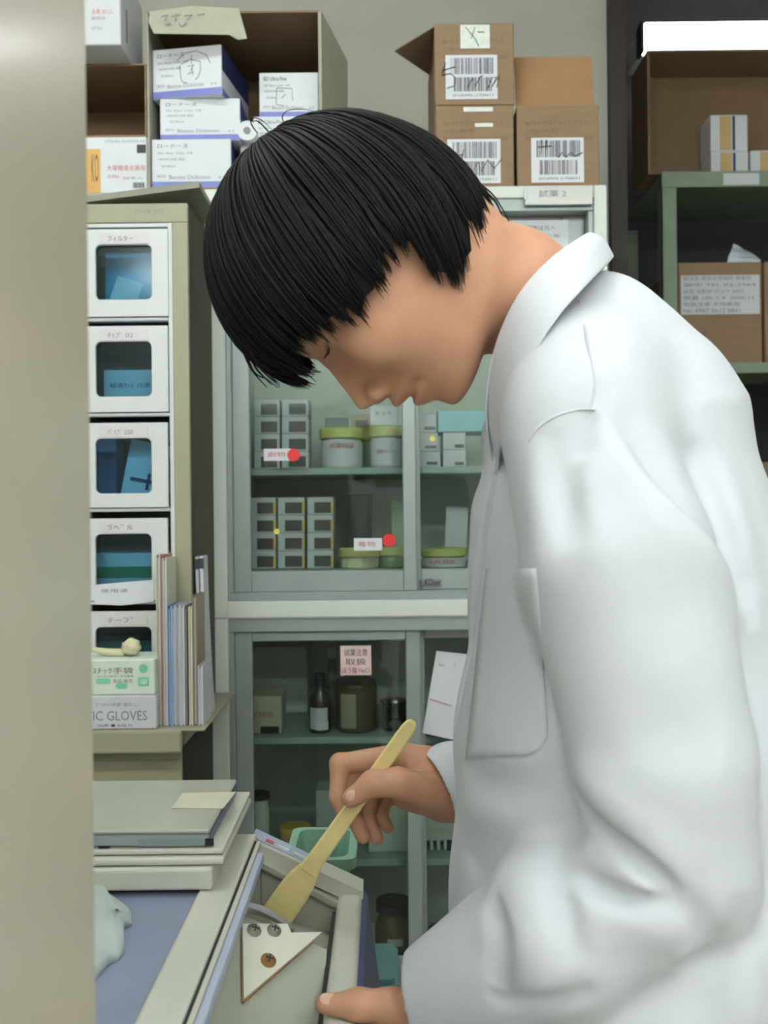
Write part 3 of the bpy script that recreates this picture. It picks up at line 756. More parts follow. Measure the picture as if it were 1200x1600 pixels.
# folders and magazines standing on the ledge
Yf = 1.76
fold = [  # x0, x1 at bottom, top y, colour, tilt, label
    (246, 253, 867, (196, 186, 160), 0.000, 'tall cream magazine next to the glove boxes'),
    (253, 257, 868, (176, 120, 124), 0.000, 'thin tall dusky pink booklet'),
    (257, 263, 872, (212, 212, 196), 0.000, 'tall off-white folder before the blue ones'),
    (263, 269, 947, (84, 122, 190), 0.000, 'short bright blue folder'),
    (269, 276, 947, (164, 184, 208), 0.000, 'short pale blue folder'),
    (276, 283, 945, (178, 176, 184), 0.000, 'short grey folder beside the pale blue one'),
    (283, 290, 946, (204, 206, 212), 0.000, 'short white folder in the middle of the row'),
    (290, 294, 948, (120, 112, 118), 0.000, 'thin dark grey folder'),
    (296, 302, 948, (226, 220, 190), 0.000, 'short cream folder with a bright edge'),
    (303, 309, 930, (150, 136, 118), 0.000, 'brown envelope before the leaning papers'),
    (310, 318, 1040, (206, 206, 214), 0.000, 'low stack of white sheets at the end of the row'),
]
for i, (xa, xb, yt, colr, tilt, lab) in enumerate(fold):
    x0, x1 = P(xa, 1140, Yf).x, P(xb, 1140, Yf).x; zt2 = P(xa, yt, Yf).z
    t = empty('document_folder', ((x0 + x1) / 2, Yf + 0.04, lz + 0.0005), lab, 'folder', 'folders standing on the steel ledge')
    mm = M('folder_%d' % i, colr, 0.5, var=0.05)
    wd = x1 - x0; dep = 0.085 if xa < 256 else 0.2 - 0.012 * (i % 3)
    dep = min(dep, YU - Yf - 0.008)
    bm = NB(); box(bm, x0, x0 + wd * 0.22, Yf, Yf + dep, lz + 0.0005, zt2, 0); box(bm, x1 - wd * 0.3, x1 - 0.0003, Yf, Yf + dep, lz + 0.0005, zt2, 0); box(bm, x0 + wd * 0.22, x1 - wd * 0.3, Yf + dep - 0.002, Yf + dep, lz + 0.0005, zt2, 0)
    from_bm('cover', bm, mm, t)
    bpart('pages', t, m_paperg, x0 + wd * 0.22, x1 - wd * 0.3, Yf + 0.004, Yf + dep - 0.002, lz + 0.002, zt2 - 0.006, 0)
# papers leaning to the right against the cabinet side
for i, (xa, xb, yt, lab) in enumerate(((306, 311, 870, 'grey paper pad leaning on the cabinet side panel'), (313, 318, 869, 'white paper pad leaning on the cabinet side panel'))):
    Yp = 1.86
    x0, x1, z0, z1 = pspan(xa + 10, yt, xb + 10, 1130, Yp)
    bm = NB(); box(bm, x0, x1, Yp, Yp + 0.05, lz + 0.0005, z1, 0)
    bmesh.ops.subdivide_edges(bm, edges=[e for e in bm.edges if abs(e.verts[0].co.z - e.verts[1].co.z) > 0.1], cuts=8)
    for v in bm.verts:
        f_ = (v.co.z - lz) / (z1 - lz); v.co.x -= 0.02 * (f_ - f_ * f_ * 0.4)
    t = from_bm('paper_pad', bm, m_paperg if i else M('grey_pad', (166, 172, 178), 0.6)); tag(t, lab, 'paper pad', 'paper pads by the cabinet side')
    bpart('binding', t, m_inkk, x0 - 0.013, x1 - 0.011, Yp - 0.001, Yp + 0.004, z1 - 0.024, z1 - 0.004, 0)

# ------------------------------------------------------------------ board on top of drawer unit and cabinet, with cartons
pa, pb = P(60, 324, 1.86), P(345, 287, 1.86)
Xb0, Xb1 = pa.x, -0.352
th = 0.012
bm = NB()
def bz(x, lo=False):
    f = (x - pa.x) / (pb.x - pa.x); return pa.z + (pb.z - pa.z) * f
vs = []
q = [(Xb0, bz(Xb0)), (Xb1, bz(Xb1)), (Xb1, bz(Xb1) + th), (Xb0, bz(Xb0) + th)]
prism(bm, [(x, 1.865, z) for x, z in q], (0, 0.222, 0))
brd = tag(from_bm('steel_board', bm, M('grey_green_board', (128, 130, 116), 0.5)), 'grey-green board lying over the drawer unit below the open carton', 'board')
slope = math.atan2(pb.z - pa.z, pb.x - pa.x)
def on_board(x): return bz(x) + th + 0.0008
def tilt_on_board(o):
    """lean a thing with the board: turn it about the front-to-back axis at its base"""
    o.rotation_euler.y = -slope

def carton(name, rect, Y, depth, label, mat_out, mat_in, th_=0.004, group=None, z0=None, open_front=True, cat='carton'):
    x0, x1, za, zb = pspan(*rect, Y)
    if z0 is not None: zb = z0 + (zb - za); za = z0
    t = empty(name, ((x0 + x1) / 2, Y + depth / 2, za), label, cat, group)
    bpart('bottom_panel', t, mat_in, x0, x1, Y, Y + depth, za, za + th_, 0)
    bpart('top_panel', t, mat_in, x0, x1, Y, Y + depth, zb - th_, zb, 0)
    bpart('side_panel', t, mat_out, x0, x0 + th_, Y, Y + depth, za + th_, zb - th_, 0)
    bpart('side_panel', t, mat_out, x1 - th_, x1, Y, Y + depth, za + th_, zb - th_, 0)
    bpart('back_panel', t, mat_in, x0 + th_, x1 - th_, Y + depth - th_, Y + depth, za + th_, zb - th_, 0)
    if not open_front: bpart('front_panel', t, mat_out, x0 + th_, x1 - th_, Y, Y + th_, za + th_, zb - th_, 0)
    return t, (x0, x1, za, zb)

# big open carton full of syringe boxes
Yo = YC + 0.005
big, (bx0, bx1, bz0, bz1) = carton('open_carton', (230, 10, 501, 288), Yo, 0.34, 'large open carton on its side filled with white and blue boxes', m_cardgrey, m_cardin, z0=ZT + 0.001)
def zb_at(x): return 0
# flaps: right flap swung outwards, top flap hanging with marker notes
bm = NB(); f0 = Vector((bx1, Yo, bz0)); f1 = Vector((bx1, Yo, bz1))
e0 = P(541, 300, 2.27); e0.z = bz0; e1 = P(541, 66, 2.27); e1.z = bz1 - 0.035
prism(bm, [f0, e0, e1, f1 - Vector((0, 0, 0.002))], (0.003, -0.0015, 0)); from_bm('side_flap', bm, m_cardgrey, big)
bm = NB()
fl = [P(234, 18, Yo - 0.004), P(300, 9, Yo - 0.004), P(373, 13, Yo - 0.004), P(386, 60, Yo - 0.03), P(372, 62, Yo - 0.03), P(358, 54, Yo - 0.03), P(240, 52, Yo - 0.028), P(232, 34, Yo - 0.015)]
prism(bm, fl, (0, 0.003, 0)); flp = from_bm('top_flap', bm, m_cardgrey, big)
scribble(big, [[(252, 26), (262, 24), (258, 32)], [(268, 26), (282, 23)], [(276, 22), (274, 33)], [(288, 25), (300, 24), (292, 31)], [(308, 24), (320, 22)], [(258, 39), (268, 37)], [(280, 37), (284, 42), (291, 36)]], Yo - 0.022, 0.0011, m_inkg, 'marker_note')

def syringe_box(rect, Y, depth, z0, label, title, stripe=True, circ=None, turn=0.0, sub='30G ×8mm  0.3mL 10本'):
    x0, x1, za, zb = pspan(*rect, Y)
    h = zb - za
    dz = z0 - za
    bm = NB(); box(bm, x0, x1, Y, Y + depth, z0, z0 + h, 0.0012)
    t = tag(from_bm('syringe_box', bm, m_paper), label, 'box', 'syringe boxes in the open carton')
    px0, py0, px1, py1 = rect
    W, Hh = px1 - px0, py1 - py0
    sh_ = Vector((0, 0, dz))
    def tt(s, r, m):
        o = text(t, s, (px0 + r[0] * W, py0 + r[1] * Hh, px0 + r[2] * W, py0 + r[3] * Hh), Y, m)
        if o: o.location += sh_
    if stripe:
        bpart('blue_band', t, m_blue, x0 + 0.0008, x1 - 0.0008, Y - 0.0008, Y, z0 + 0.001, z0 + h * 0.15, 0)
        tt('INSULIN SYRINGE ロードーズ', (0.16, 0.885, 0.84, 0.945), m_paperg)
    bpart('side_print', t, m_navy, x1 - 0.0004, x1 + 0.0006, Y + 0.001, Y + depth - 0.001, z0 + h * 0.5, z0 + h - 0.001, 0)
    bpart('side_print', t, m_blue, x1 - 0.0004, x1 + 0.0006, Y + 0.001, Y + depth - 0.001, z0 + 0.001, z0 + h * 0.14, 0)
    tt(title, (0.07, 0.09, 0.46, 0.18), m_inkk)
    tt(sub, (0.07, 0.25, 0.52, 0.31), m_inkg)
    tt('一般的名称 注射器  滅菌済', (0.07, 0.38, 0.42, 0.43), m_inkg)
    tt('25×8mm', (0.12, 0.52, 0.3, 0.57), m_inkg)
    tt('販売元', (0.07, 0.72, 0.18, 0.77), m_inkg)
    tt('Becton Dickinson', (0.22, 0.72, 0.74, 0.8), m_inkg)
    tt('4.5', (0.84, 0.74, 0.93, 0.79), m_inkg)
    if circ:
        o = scribble(t, circ, Y, 0.0007, m_inkg, 'pen_mark'); o.location += sh_
    return t
zf = bz0 + 0.005
Yq = Yo + 0.012
c_ = syringe_box((237, 203, 361, 281), Yq, 0.17, zf, 'bottom white box with blue band in the left stack of the open carton', 'ロードーズ')
z_ = top_of(c_) + 0.0006
b_ = syringe_box((250, 136, 375, 202), Yq + 0.012, 0.16, z_, 'middle white box of the left stack in the open carton', 'ロードーズ')
z_ = top_of(b_) + 0.0006
a_ = syringe_box((238, 54, 351, 132), Yq + 0.004, 0.2, z_, 'top white box with pen circles in the left stack of the open carton', 'ロードーズ',
    circ=[[(283, 82), (284, 100), (287, 108), (296, 110)], [(285, 80), (300, 73), (316, 78), (317, 90), (313, 102), (308, 106)], [(278, 74), (292, 63), (310, 61), (326, 68), (333, 82)], [(302, 66), (302, 80)], [(296, 84), (306, 82), (300, 92)], [(296, 96), (306, 93)], [(303, 84), (304, 98)]])
a_.rotation_euler.z = -0.16; a_.location.x += 0.012
d0 = syringe_box((398, 226, 500, 281), Yq + 0.04, 0.15, zf, 'bottom box of the right stack in the open carton hidden by hair', 'Ultra-Fine')
z_ = top_of(d0) + 0.0006
d1 = syringe_box((396, 161, 499, 226), Yq + 0.036, 0.15, z_, 'middle box of the right stack above the hair in the open carton', 'BD Ultra-Fine')
z_ = top_of(d1) + 0.0006
d2 = syringe_box((405, 88, 497, 160), Yq + 0.05, 0.15, z_, 'top box of the right stack in the open carton', 'BD Ultra-Fine', circ=[[(432, 112), (431, 138), (444, 140)], [(433, 112), (456, 113), (457, 132)], [(440, 128), (446, 122)]])
# white wrapped roll between the stacks
c = P(386, 204, Yq + 0.01)
t = empty('paper_roll', (c.x, c.y + 0.05, zf), 'white wrapped paper roll wedged between the two stacks', 'roll')
bm = NB(); tube(bm, [(c.x, c.y - 0.0, c.z), (c.x, c.y + 0.1, c.z)], 0.022, 20); from_bm('roll', bm, m_paper, t, smooth=False)
bm = NB(); tube(bm, [(c.x, c.y - 0.0014, c.z), (c.x, c.y + 0.001, c.z)], 0.008, 16); from_bm('core', bm, m_inkg, t)
bpart('end_tab', t, m_paperg, c.x - 0.02, c.x + 0.018, c.y + 0.03, c.y + 0.09, zf, c.z - 0.019)

# cartons at the far left of the board
Yl = 2.112
bpart('riser', brd, m_cardgrey, P(60, 300, Yl).x, -0.40, 2.095, 2.45, P(150, 316, 2.1).z, P(150, 305, Yl).z)
x0, x1, za, zb = pspan(60, 213, 236, 303, Yl)
sb = pbox('infusion_carton', (60, 214, 230, 304), Yl, 0.25, m_paper, 'white and orange carton with red lettering below the brown open one', 'carton', z0=P(150, 304, Yl).z)
a = pspan(100, 216, 157, 300, Yl); bpart('orange_panel', sb, M('orange_card', (206, 160, 92), 0.6), a[0], a[1], Yl - 0.0008, Yl, ORG[sb.name].z + 0.002, ORG[sb.name].z + 0.1, 0)
text(sb, '大塚糖液点滴用', (167, 258, 226, 267), Yl, m_inkred)
text(sb, '5% 500mL', (168, 273, 186, 278), Yl, m_inkred)
text(sb, '20本入', (192, 276, 224, 280), Yl, m_inkg)
text(sb, 'OTSUKA GLUCOSE INJ', (164, 219, 226, 224), Yl, m_inkg)
text(sb, 'KO', (143, 240, 154, 285), Yl - 0.0008, m_inkbr, rotz=0)
a = pspan(214, 226, 228, 239, Yl); bpart('logo_square', sb, m_inkk, a[0], a[1], Yl - 0.0008, Yl, a[2], a[3], 0)
barcode(sb, (208, 285, 226, 294), Yl, m_inkk, 3)
z_ = top_of(sb)
ob, r_ = carton('brown_carton', (60, 98, 229, 212), Yl + 0.003, 0.25, 'brown open carton standing on the orange and white one', m_card, m_cardin, z0=z_ + 0.001)
z_ = r_[3]
pc = pbox('white_carton', (60, -60, 188, 92), Yl - 0.08, 0.19, m_paperg, 'white carton with faint print on top of the brown one', 'carton', z0=z_ + 0.001)
text(pc, '全薬 20ｺ入', (143, 14, 176, 22), Yl - 0.08, m_inkred); text(pc, '規格 取扱注意', (143, 26, 164, 31), Yl - 0.08, m_inkg); text(pc, 'LOT 0612', (143, 42, 160, 47), Yl - 0.08, m_inkg)
pc.location.y += 0.0
a_x = P(221, 50, Yl).x
xs_ = P(188, 16, Yl - 0.08).x
bpart('side_slot', pc, m_inkbr, xs_ - 0.002, xs_ + 0.001, Yl - 0.035, Yl - 0.029, z_ + 0.03, z_ + 0.1, 0)

# ------------------------------------------------------------------ three taped cartons on the cabinet
Yk = YC + 0.01
def needle_carton(rect, z0, label, lab_rect, hand, tape, seed, Y=Yk, depth=0.3):
    x0, x1, za, zb = pspan(*rect, Y); h = zb - za
    bm = NB(); box(bm, x0, x1, Y, Y + depth, z0, z0 + h, 0.002)
    t = tag(from_bm('needle_carton', bm, m_card), label, 'carton', 'brown needle cartons on the glass cabinet')
    dz = Vector((0, 0, z0 - za))
    fin = []
    a = pspan(*lab_rect, Y)
    l = bpart('barcode_label', t, m_paper, a[0], a[1], Y - 0.001, Y, a[2], a[3], 0); l.location += dz
    lx0, ly0, lx1, ly1 = lab_rect; W, Hh = lx1 - lx0, ly1 - ly0
    barcode(l, (lx0 + W * 0.1, ly0 + Hh * 0.06, lx1 - W * 0.06, ly0 + Hh * 0.43), Y - 0.001, m_bar, seed)
    barcode(l, (lx0 + W * 0.16, ly0 + Hh * 0.5, lx1 - W * 0.1, ly0 + Hh * 0.82), Y - 0.001, m_bar, seed + 9)
    text(l, '(01)0490 (17)0611', (lx0 + W * 0.14, ly0 + Hh * 0.88, lx1 - W * 0.08, ly0 + Hh * 0.95), Y - 0.001, m_inkk)
    o = scribble(l, hand, Y - 0.001, 0.0011, m_inkk)
    px0, py0, px1, py1 = rect; W, Hh = px1 - px0, py1 - py0
    for s_, r in (('BDマイクロファインプラス', (0.1, 0.19, 0.86, 0.25)), ('ペン型注入器用注射針', (0.1, 0.29, 0.5, 0.34)), ('MICRO-FINE PLUS 32G NEEDLE', (0.1, 0.39, 0.92, 0.44))):
        q = text(t, s_, (px0 + r[0] * W, py0 + r[1] * Hh, px0 + r[2] * W, py0 + r[3] * Hh), Y, m_inkbr)
        q.location += dz
    for tr in tape:
        a = pspan(*tr, Y); q = bpart('tape_strip', t, m_tape, a[0], a[1], Y - 0.0015, Y - 0.0002, a[2], a[3], 0); q.location += dz
    return t, z0 + h
zt0 = ZT + 0.001
k1, zk1 = needle_carton((681, 153, 803, 281), zt0, 'lower left brown carton with barcode label on the glass cabinet', (699, 206, 782, 275), [[(712, 226), (710, 240)], [(712, 233), (722, 230)], [(724, 222), (721, 238)], [(712, 246), (728, 250), (724, 262), (716, 256), (730, 242), (738, 258), (746, 242), (752, 256), (762, 238), (772, 252), (784, 236)]], [(724, 156, 770, 163), (742, 181, 770, 187)], 5)
k2, zk2 = needle_carton((808, 152, 936, 279), zt0, 'brown carton with raised lid flap nearest the wall edge', (830, 203, 912, 273), [[(846, 206), (845, 228)], [(854, 206), (852, 228)], [(840, 218), (862, 216)], [(872, 234), (878, 226), (884, 234), (892, 226), (898, 232), (910, 226)]], [], 17)
k3, zk3 = needle_carton((679, 22, 803, 150), zk1 + 0.0006, 'upper brown carton with shiny tape stacked on another carton', (696, 72, 777, 141), [[(696, 84), (690, 100)], [(692, 96), (712, 90)], [(690, 103), (704, 101), (712, 108), (710, 120), (698, 124)], [(730, 124), (738, 108), (742, 122), (750, 106), (754, 104)], [(762, 124), (768, 108), (776, 106), (768, 122), (780, 104), (776, 122)]], [(719, 25, 765, 62)], 31)
for o_ in (k3,):
    scribble(o_, [[(727, 28), (742, 46), (748, 58)], [(742, 28), (736, 46)], [(746, 36), (756, 36)]], Yk - 0.0016, 0.0008, m_inkk, 'marker_cross').location += Vector((0, 0, zk3 - pspan(679, 22, 803, 150, Yk)[3]))
# flaps
x0, x1, za, zb = pspan(681, 22, 803, 150, Yk)
bm = NB(); f = [Vector((x0, Yk + 0.01, zk3 - 0.001)), Vector((x0, Yk + 0.25, zk3 - 0.001)), P(656, 84, Yk + 0.25), P(616, 80, Yk + 0.02)]
bm = NB(); prism(bm, f, (0.0015, 0, 0.003)); from_bm('lid_flap', bm, m_card, k3)
x0, x1, za, zb = pspan(808, 152, 936, 279, Yk)
bm = NB(); f = [Vector((x0 + 0.003, Yk + 0.03, zk2)), Vector((x1 - 0.002, Yk + 0.03, zk2)), Vector((x1 - 0.002, Yk + 0.06, P(870, 89, Yk + 0.06).z)), Vector((x0 + 0.003, Yk + 0.06, P(870, 89, Yk + 0.06).z))]
prism(bm, f, (0, 0.003, 0.0005)); from_bm('lid_flap', bm, M('flap_kraft', (150, 114, 80), 0.75), k2)

# ------------------------------------------------------------------ cartons on the steel shelving
Ys = YS + 0.02
tc_, (tx0, tx1, tz0, tz1) = carton('open_carton', (1012, 74, 1330, 268), Ys, 0.19, 'large brown open carton on top of the steel shelving', m_card, m_cardin, z0=SHELF_Z[0] + 0.001, th_=0.007)
m_orange = M('pale_orange_print', (198, 166, 116), 0.5)
def pill(rect, z0, label, Y=Ys + 0.07):
    x0, x1, za, zb = pspan(*rect, Y); h = zb - za; W = x1 - x0
    bm = NB(); box(bm, x0, x1, Y, Y + 0.1, z0, z0 + h, 0.0012); t = tag(from_bm('medicine_box', bm, m_paper), label, 'box', 'white and orange boxes in the top carton')
    bpart('orange_band', t, m_orange, x0 + W * 0.25, x0 + W * 0.56, Y - 0.001, Y, z0 + 0.004, z0 + h - 0.004, 0)
    bpart('navy_band', t, m_navy, x0 + W * 0.59, x0 + W * 0.66, Y - 0.001, Y, z0 + 0.004, z0 + h - 0.004, 0)
    return z0 + h
z_ = pill((1111, 222, 1169, 264), tz0 + 0.008, 'lower white and orange box of the pair inside the shelf-top carton')
pill((1110, 164, 1168, 221), z_ + 0.0006, 'upper white and orange box of the pair inside the shelf-top carton')
pill((1173, 221, 1231, 264), tz0 + 0.008, 'single white and orange box at the picture edge inside the shelf-top carton')
def label_carton(rect, z0, label, lab, Y=YS + 0.03, depth=0.3, prints=()):
    x0, x1, za, zb = pspan(*rect, Y); h = zb - za
    bm = NB(); box(bm, x0, x1, Y, Y + depth, z0, z0 + h, 0.003)
    t = tag(from_bm('storage_carton', bm, m_card), label, 'carton', 'cartons on the steel shelving')
    a = pspan(*lab, Y); l = bpart('address_label', t, m_paperg, a[0], a[1], Y - 0.001, Y, a[2], a[3], 0)
    rnd = random.Random(int(rect[0]))
    n = 6
    for k in range(n):
        ya = lab[1] + (lab[3] - lab[1]) * (k + 0.15) / n; yb = ya + (lab[3] - lab[1]) * 0.62 / n
        text(l, ['配送先 帝京大学病院 検査部', '御中 TEL 03-3964', '品名 注射針 ロット 6073', '数量 100 × 4  2006.11', '取扱注意 天地無用', 'No 4987 0612 8841'][k], (lab[0] + 4, ya, lab[2] - 6 - rnd.random() * 30, yb), Y - 0.001, m_inkg)
    for s_, r, m in prints: text(t, s_, r, Y, m)
    return t
l1 = label_carton((1060, 408, 1191, 567), SHELF_Z[1] + 0.001, 'brown carton with a large white address label on the steel shelf', (1064, 430, 1187, 491), prints=(('精製水', (1078, 518, 1104, 525), m_inkk), ('滅菌済製品', (1110, 518, 1142, 523), m_inkred), ('使用期限', (1079, 530, 1106, 536), m_inkbr)))
l2 = label_carton((1195, 408, 1330, 567), SHELF_Z[1] + 0.001, 'brown carton cut by the picture edge beside the labelled one', (1204, 430, 1320, 491))
# crumpled plastic bag on the carton
zt_ = top_of(l1)
pts = [P(1139, 408, YS + 0.1), P(1145, 381, YS + 0.12), P(1160, 388, YS + 0.11), P(1178, 397, YS + 0.13), P(1186, 408, YS + 0.1), P(1165, 408, YS + 0.05)]
bm = NB(); rr_ = random.Random(7)
lowp = [Vector((p.x, p.y, zt_ + 0.001)) for p in (P(1137, 405, YS + 0.05), P(1187, 405, YS + 0.05), P(1185, 405, YS + 0.2), P(1140, 405, YS + 0.2))]
mid = [p + Vector((0.004, 0.004, h)) for p, h in zip(lowp, (0.022, 0.012, 0.016, 0.036))]
apex = [bm.verts.new(P(1146, 381, YS + 0.1)), bm.verts.new(P(1172, 393, YS + 0.12))]
lv = [bm.verts.new(p) for p in lowp]; mv = [bm.verts.new(p) for p in mid]
for i in range(4):
    j = (i + 1) % 4; bm.faces.new((lv[i], lv[j], mv[j], mv[i]))
bm.faces.new((mv[0], mv[1], apex[1], apex[0])); bm.faces.new((mv[1], mv[2], apex[1])); bm.faces.new((mv[2], mv[3], apex[0], apex[1])); bm.faces.new((mv[3], mv[0], apex[0])); bm.faces.new(lv[::-1])
bmesh.ops.subdivide_edges(bm, edges=bm.edges, cuts=2, use_grid_fill=True)
for v in bm.verts:
    if v.co.z > zt_ + 0.004: v.co += Vector((rr_.uniform(-1, 1), rr_.uniform(-1, 1), rr_.uniform(-1, 1))) * 0.0022
tag(from_bm('plastic_bag', bm, M('bag_plastic', (206, 212, 228), 0.25, var=0.1)), 'crumpled pale plastic bag on the labelled carton', 'bag')
l3 = label_carton((1150, 722, 1300, 870), SHELF_Z[2] + 0.001, 'brown carton with white label on the shelf behind the coat', (1166, 760, 1290, 838))
for (rc, zz, lab) in (((1040, 1040, 1180, 1170), SHELF_Z[3], 'brown carton low on the steel shelving hidden behind the coat'),): pass
# ------------------------------------------------------------------ chest with sloping opening
ZF = 0.867                       # height of the flat top
m_cw = M('chest_white', (204, 204, 192), 0.38, var=0.03)
m_cgrey = M('chest_inner_grey', (168, 170, 158), 0.4, var=0.06, scale=10)
m_lav = M('lavender_edge', (182, 189, 214), 0.45)
m_lid = M('blue_lid_sheet', (128, 135, 160), 0.22, var=0.1, scale=6)
m_ch = empty('ice_chest', (-0.3, 0.74, 0), 'white laboratory chest with a sloping open hatch', 'chest')
X0, XR0, XR1, XI = -0.72, -0.168, -0.1355, -0.165
XF0, XF1 = -0.053, -0.026        # front rim
YN, YB = 0.50, 1.0
ZR = 0.803
# lower body: walls round the hatch
bm = NB()
box(bm, X0, XF1 + 0.004, YN, YB + 0.03, 0.06, 0.72, 0.006, 2)
from_bm('body', bm, m_cw, m_ch)
bpart('plinth', m_ch, m_black, X0 + 0.03, XF1 - 0.03, YN + 0.03, YB, 0, 0.06)
# flat top deck left of the hatch
bm = NB(); box(bm, X0, XI, YN, YB + 0.03, 0.72, ZF - 0.012, 0.003); from_bm('deck', bm, m_cw, m_ch)
bm = NB(); box(bm, XR0, XR1, YN, YB, ZF - 0.02, ZF, 0.003, 2); from_bm('hatch_rail', bm, m_cw, m_ch)
bpart('hatch_rail', m_ch, m_cw, X0, X0 + 0.03, YN, YB, ZF - 0.012, ZF)
bpart('hatch_rail', m_ch, m_cw, X0 + 0.03, XR0, YN, YN + 0.03, ZF - 0.012, ZF)
# seal strip: black gap, white lip, lavender edge
bpart('black_seal', m_ch, m_black, XR1, XR1 + 0.0022, YN, YB - 0.02, ZF - 0.03, ZF - 0.0015, 0)
bpart('white_lip', m_ch, m_cw, XR1 + 0.0022, XR1 + 0.006, YN, YB - 0.02, ZF - 0.03, ZF - 0.002, 0)
bpart('lavender_strip', m_ch, m_lav, XR1 + 0.006, XR1 + 0.0125, YN, YB - 0.045, ZF - 0.014, ZF - 0.004, 0.001)
# back rim, sloping down to the front
bk0, bk1 = (XR1 - 0.006, ZF - 0.006), (XF1, ZR + 0.003)
def bar(bm, a, b, y0, y1, h):
    prism(bm, [(a[0], y0, a[1] - h), (b[0], y0, b[1] - h), (b[0], y0, b[1]), (a[0], y0, a[1])], (0, y1 - y0, 0))
bm = NB(); bar(bm, bk0, bk1, YB - 0.004, YB + 0.03, 0.017); from_bm('back_rim', bm, m_cw, m_ch)
bm = NB(); bar(bm, (bk0[0] + 0.004, bk0[1] - 0.0165), (bk1[0] - 0.012, bk1[1] - 0.0165), YB - 0.012, YB + 0.02, 0.006); from_bm('inner_lip', bm, m_cgrey, m_ch)
bm = NB(); bar(bm, (bk0[0] + 0.001, bk0[1] + 0.0012), (bk0[0] + 0.066, bk0[1] + 0.0012 + (bk1[1] - bk0[1]) * 0.066 / (bk1[0] - bk0[0])), YB + 0.003, YB + 0.029, 0.001)
ls = from_bm('label_strip', bm, m_lav, m_ch)
sl = (bk1[1] - bk0[1]) / (bk1[0] - bk0[0])
for (u, wd, mm) in ((0.014, 0.008, m_inkred), (0.026, 0.012, m_paper), (0.042, 0.016, m_paper)):
    bm = NB(); a0 = (bk0[0] + u, bk0[1] + 0.0024 + sl * u); a1 = (bk0[0] + u + wd, bk0[1] + 0.0024 + sl * (u + wd)); bar(bm, a0, a1, YB + 0.006, YB + 0.014, 0.0006); from_bm('strip_print', bm, mm, ls)
# back inner wall and hatch floor
bm = NB(); prism(bm, [(XI, YB - 0.004, 0.70), (XF1, YB - 0.004, 0.70), (XF1, YB - 0.004, bk1[1] - 0.016), (XI, YB - 0.004, bk0[1] - 0.016)], (0, 0.03, 0)); from_bm('inner_back', bm, m_cgrey, m_ch)
def floor_z(x): return 0.788 + (x + 0.14) * (-0.30)
YCH = 0.868
def chute_z(x, y): return 0.798 + (x + 0.12) * (-0.42) + (y - 0.80) * 0.5
bm = NB(); prism(bm, [(XI, YN, floor_z(XI) - 0.01), (XF0 + 0.003, YN, floor_z(XF0 + 0.003) - 0.01), (XF0 + 0.003, YN, floor_z(XF0 + 0.003)), (XI, YN, floor_z(XI))], (0, YB - YN - 0.004, 0)); from_bm('hatch_floor', bm, m_cgrey, m_ch)
bpart('floor_support', m_ch, m_cgrey, XI, XF0, YN, YB - 0.004, 0.72, 0.745, 0)
bm = NB(); c4 = [(XI, YN + 0.03), (XF0 - 0.003, YN + 0.03), (XF0 - 0.003, YCH), (XI, YCH)]
tp_ = [bm.verts.new((x, y, chute_z(x, y))) for x, y in c4]; bt_ = [bm.verts.new((x, y + (0.004 if y > 0.8 else 0), chute_z(x, y) - 0.006)) for x, y in c4]
bm.faces.new(tp_); bm.faces.new(bt_[::-1])
for i in range(4): bm.faces.new((tp_[i], bt_[i], bt_[(i + 1) % 4], tp_[(i + 1) % 4]))
bmesh.ops.recalc_face_normals(bm, faces=bm.faces); from_bm('chute_plate', bm, m_cgrey, m_ch)
xs = P(408, 1390, YB - 0.005).x
bpart('panel_seam', m_ch, m_inkg, xs - 0.0006, xs + 0.0006, YB - 0.0052, YB - 0.004, floor_z(xs), bk0[1] - 0.03, 0)
# front wall and rim
bm = NB(); box(bm, XF0, XF1, YN, YB + 0.02, 0.72, ZR, 0.008, 4); from_bm('front_rim', bm, m_cw, m_ch, smooth=True)
bpart('black_seal', m_ch, m_black, XF0 - 0.0035, XF0, YN, YB - 0.03, ZR - 0.04, ZR - 0.006, 0)
bm = NB(); prism(bm, [(XF1 - 0.001, YN, ZR - 0.004), (XF1 + 0.004, YN, ZR - 0.01), (XF1 + 0.016, YN, 0.70), (XF1 - 0.001, YN, 0.70)], (0, YB + 0.022 - YN, 0)); from_bm('front_trim', bm, M('deep_lavender', (92, 98, 136), 0.4), m_ch)
bm = NB(); box(bm, XI, XF0, YN, YN + 0.03, 0.72, 0.80, 0.003); from_bm('near_wall', bm, m_cw, m_ch)
# blue sheet covering the deck
bm = NB(); box(bm, X0 + 0.03, XR0, YN + 0.03, YB - 0.0, ZF - 0.0115, ZF - 0.004, 0.001); from_bm('blue_cover', bm, m_lid, m_ch)

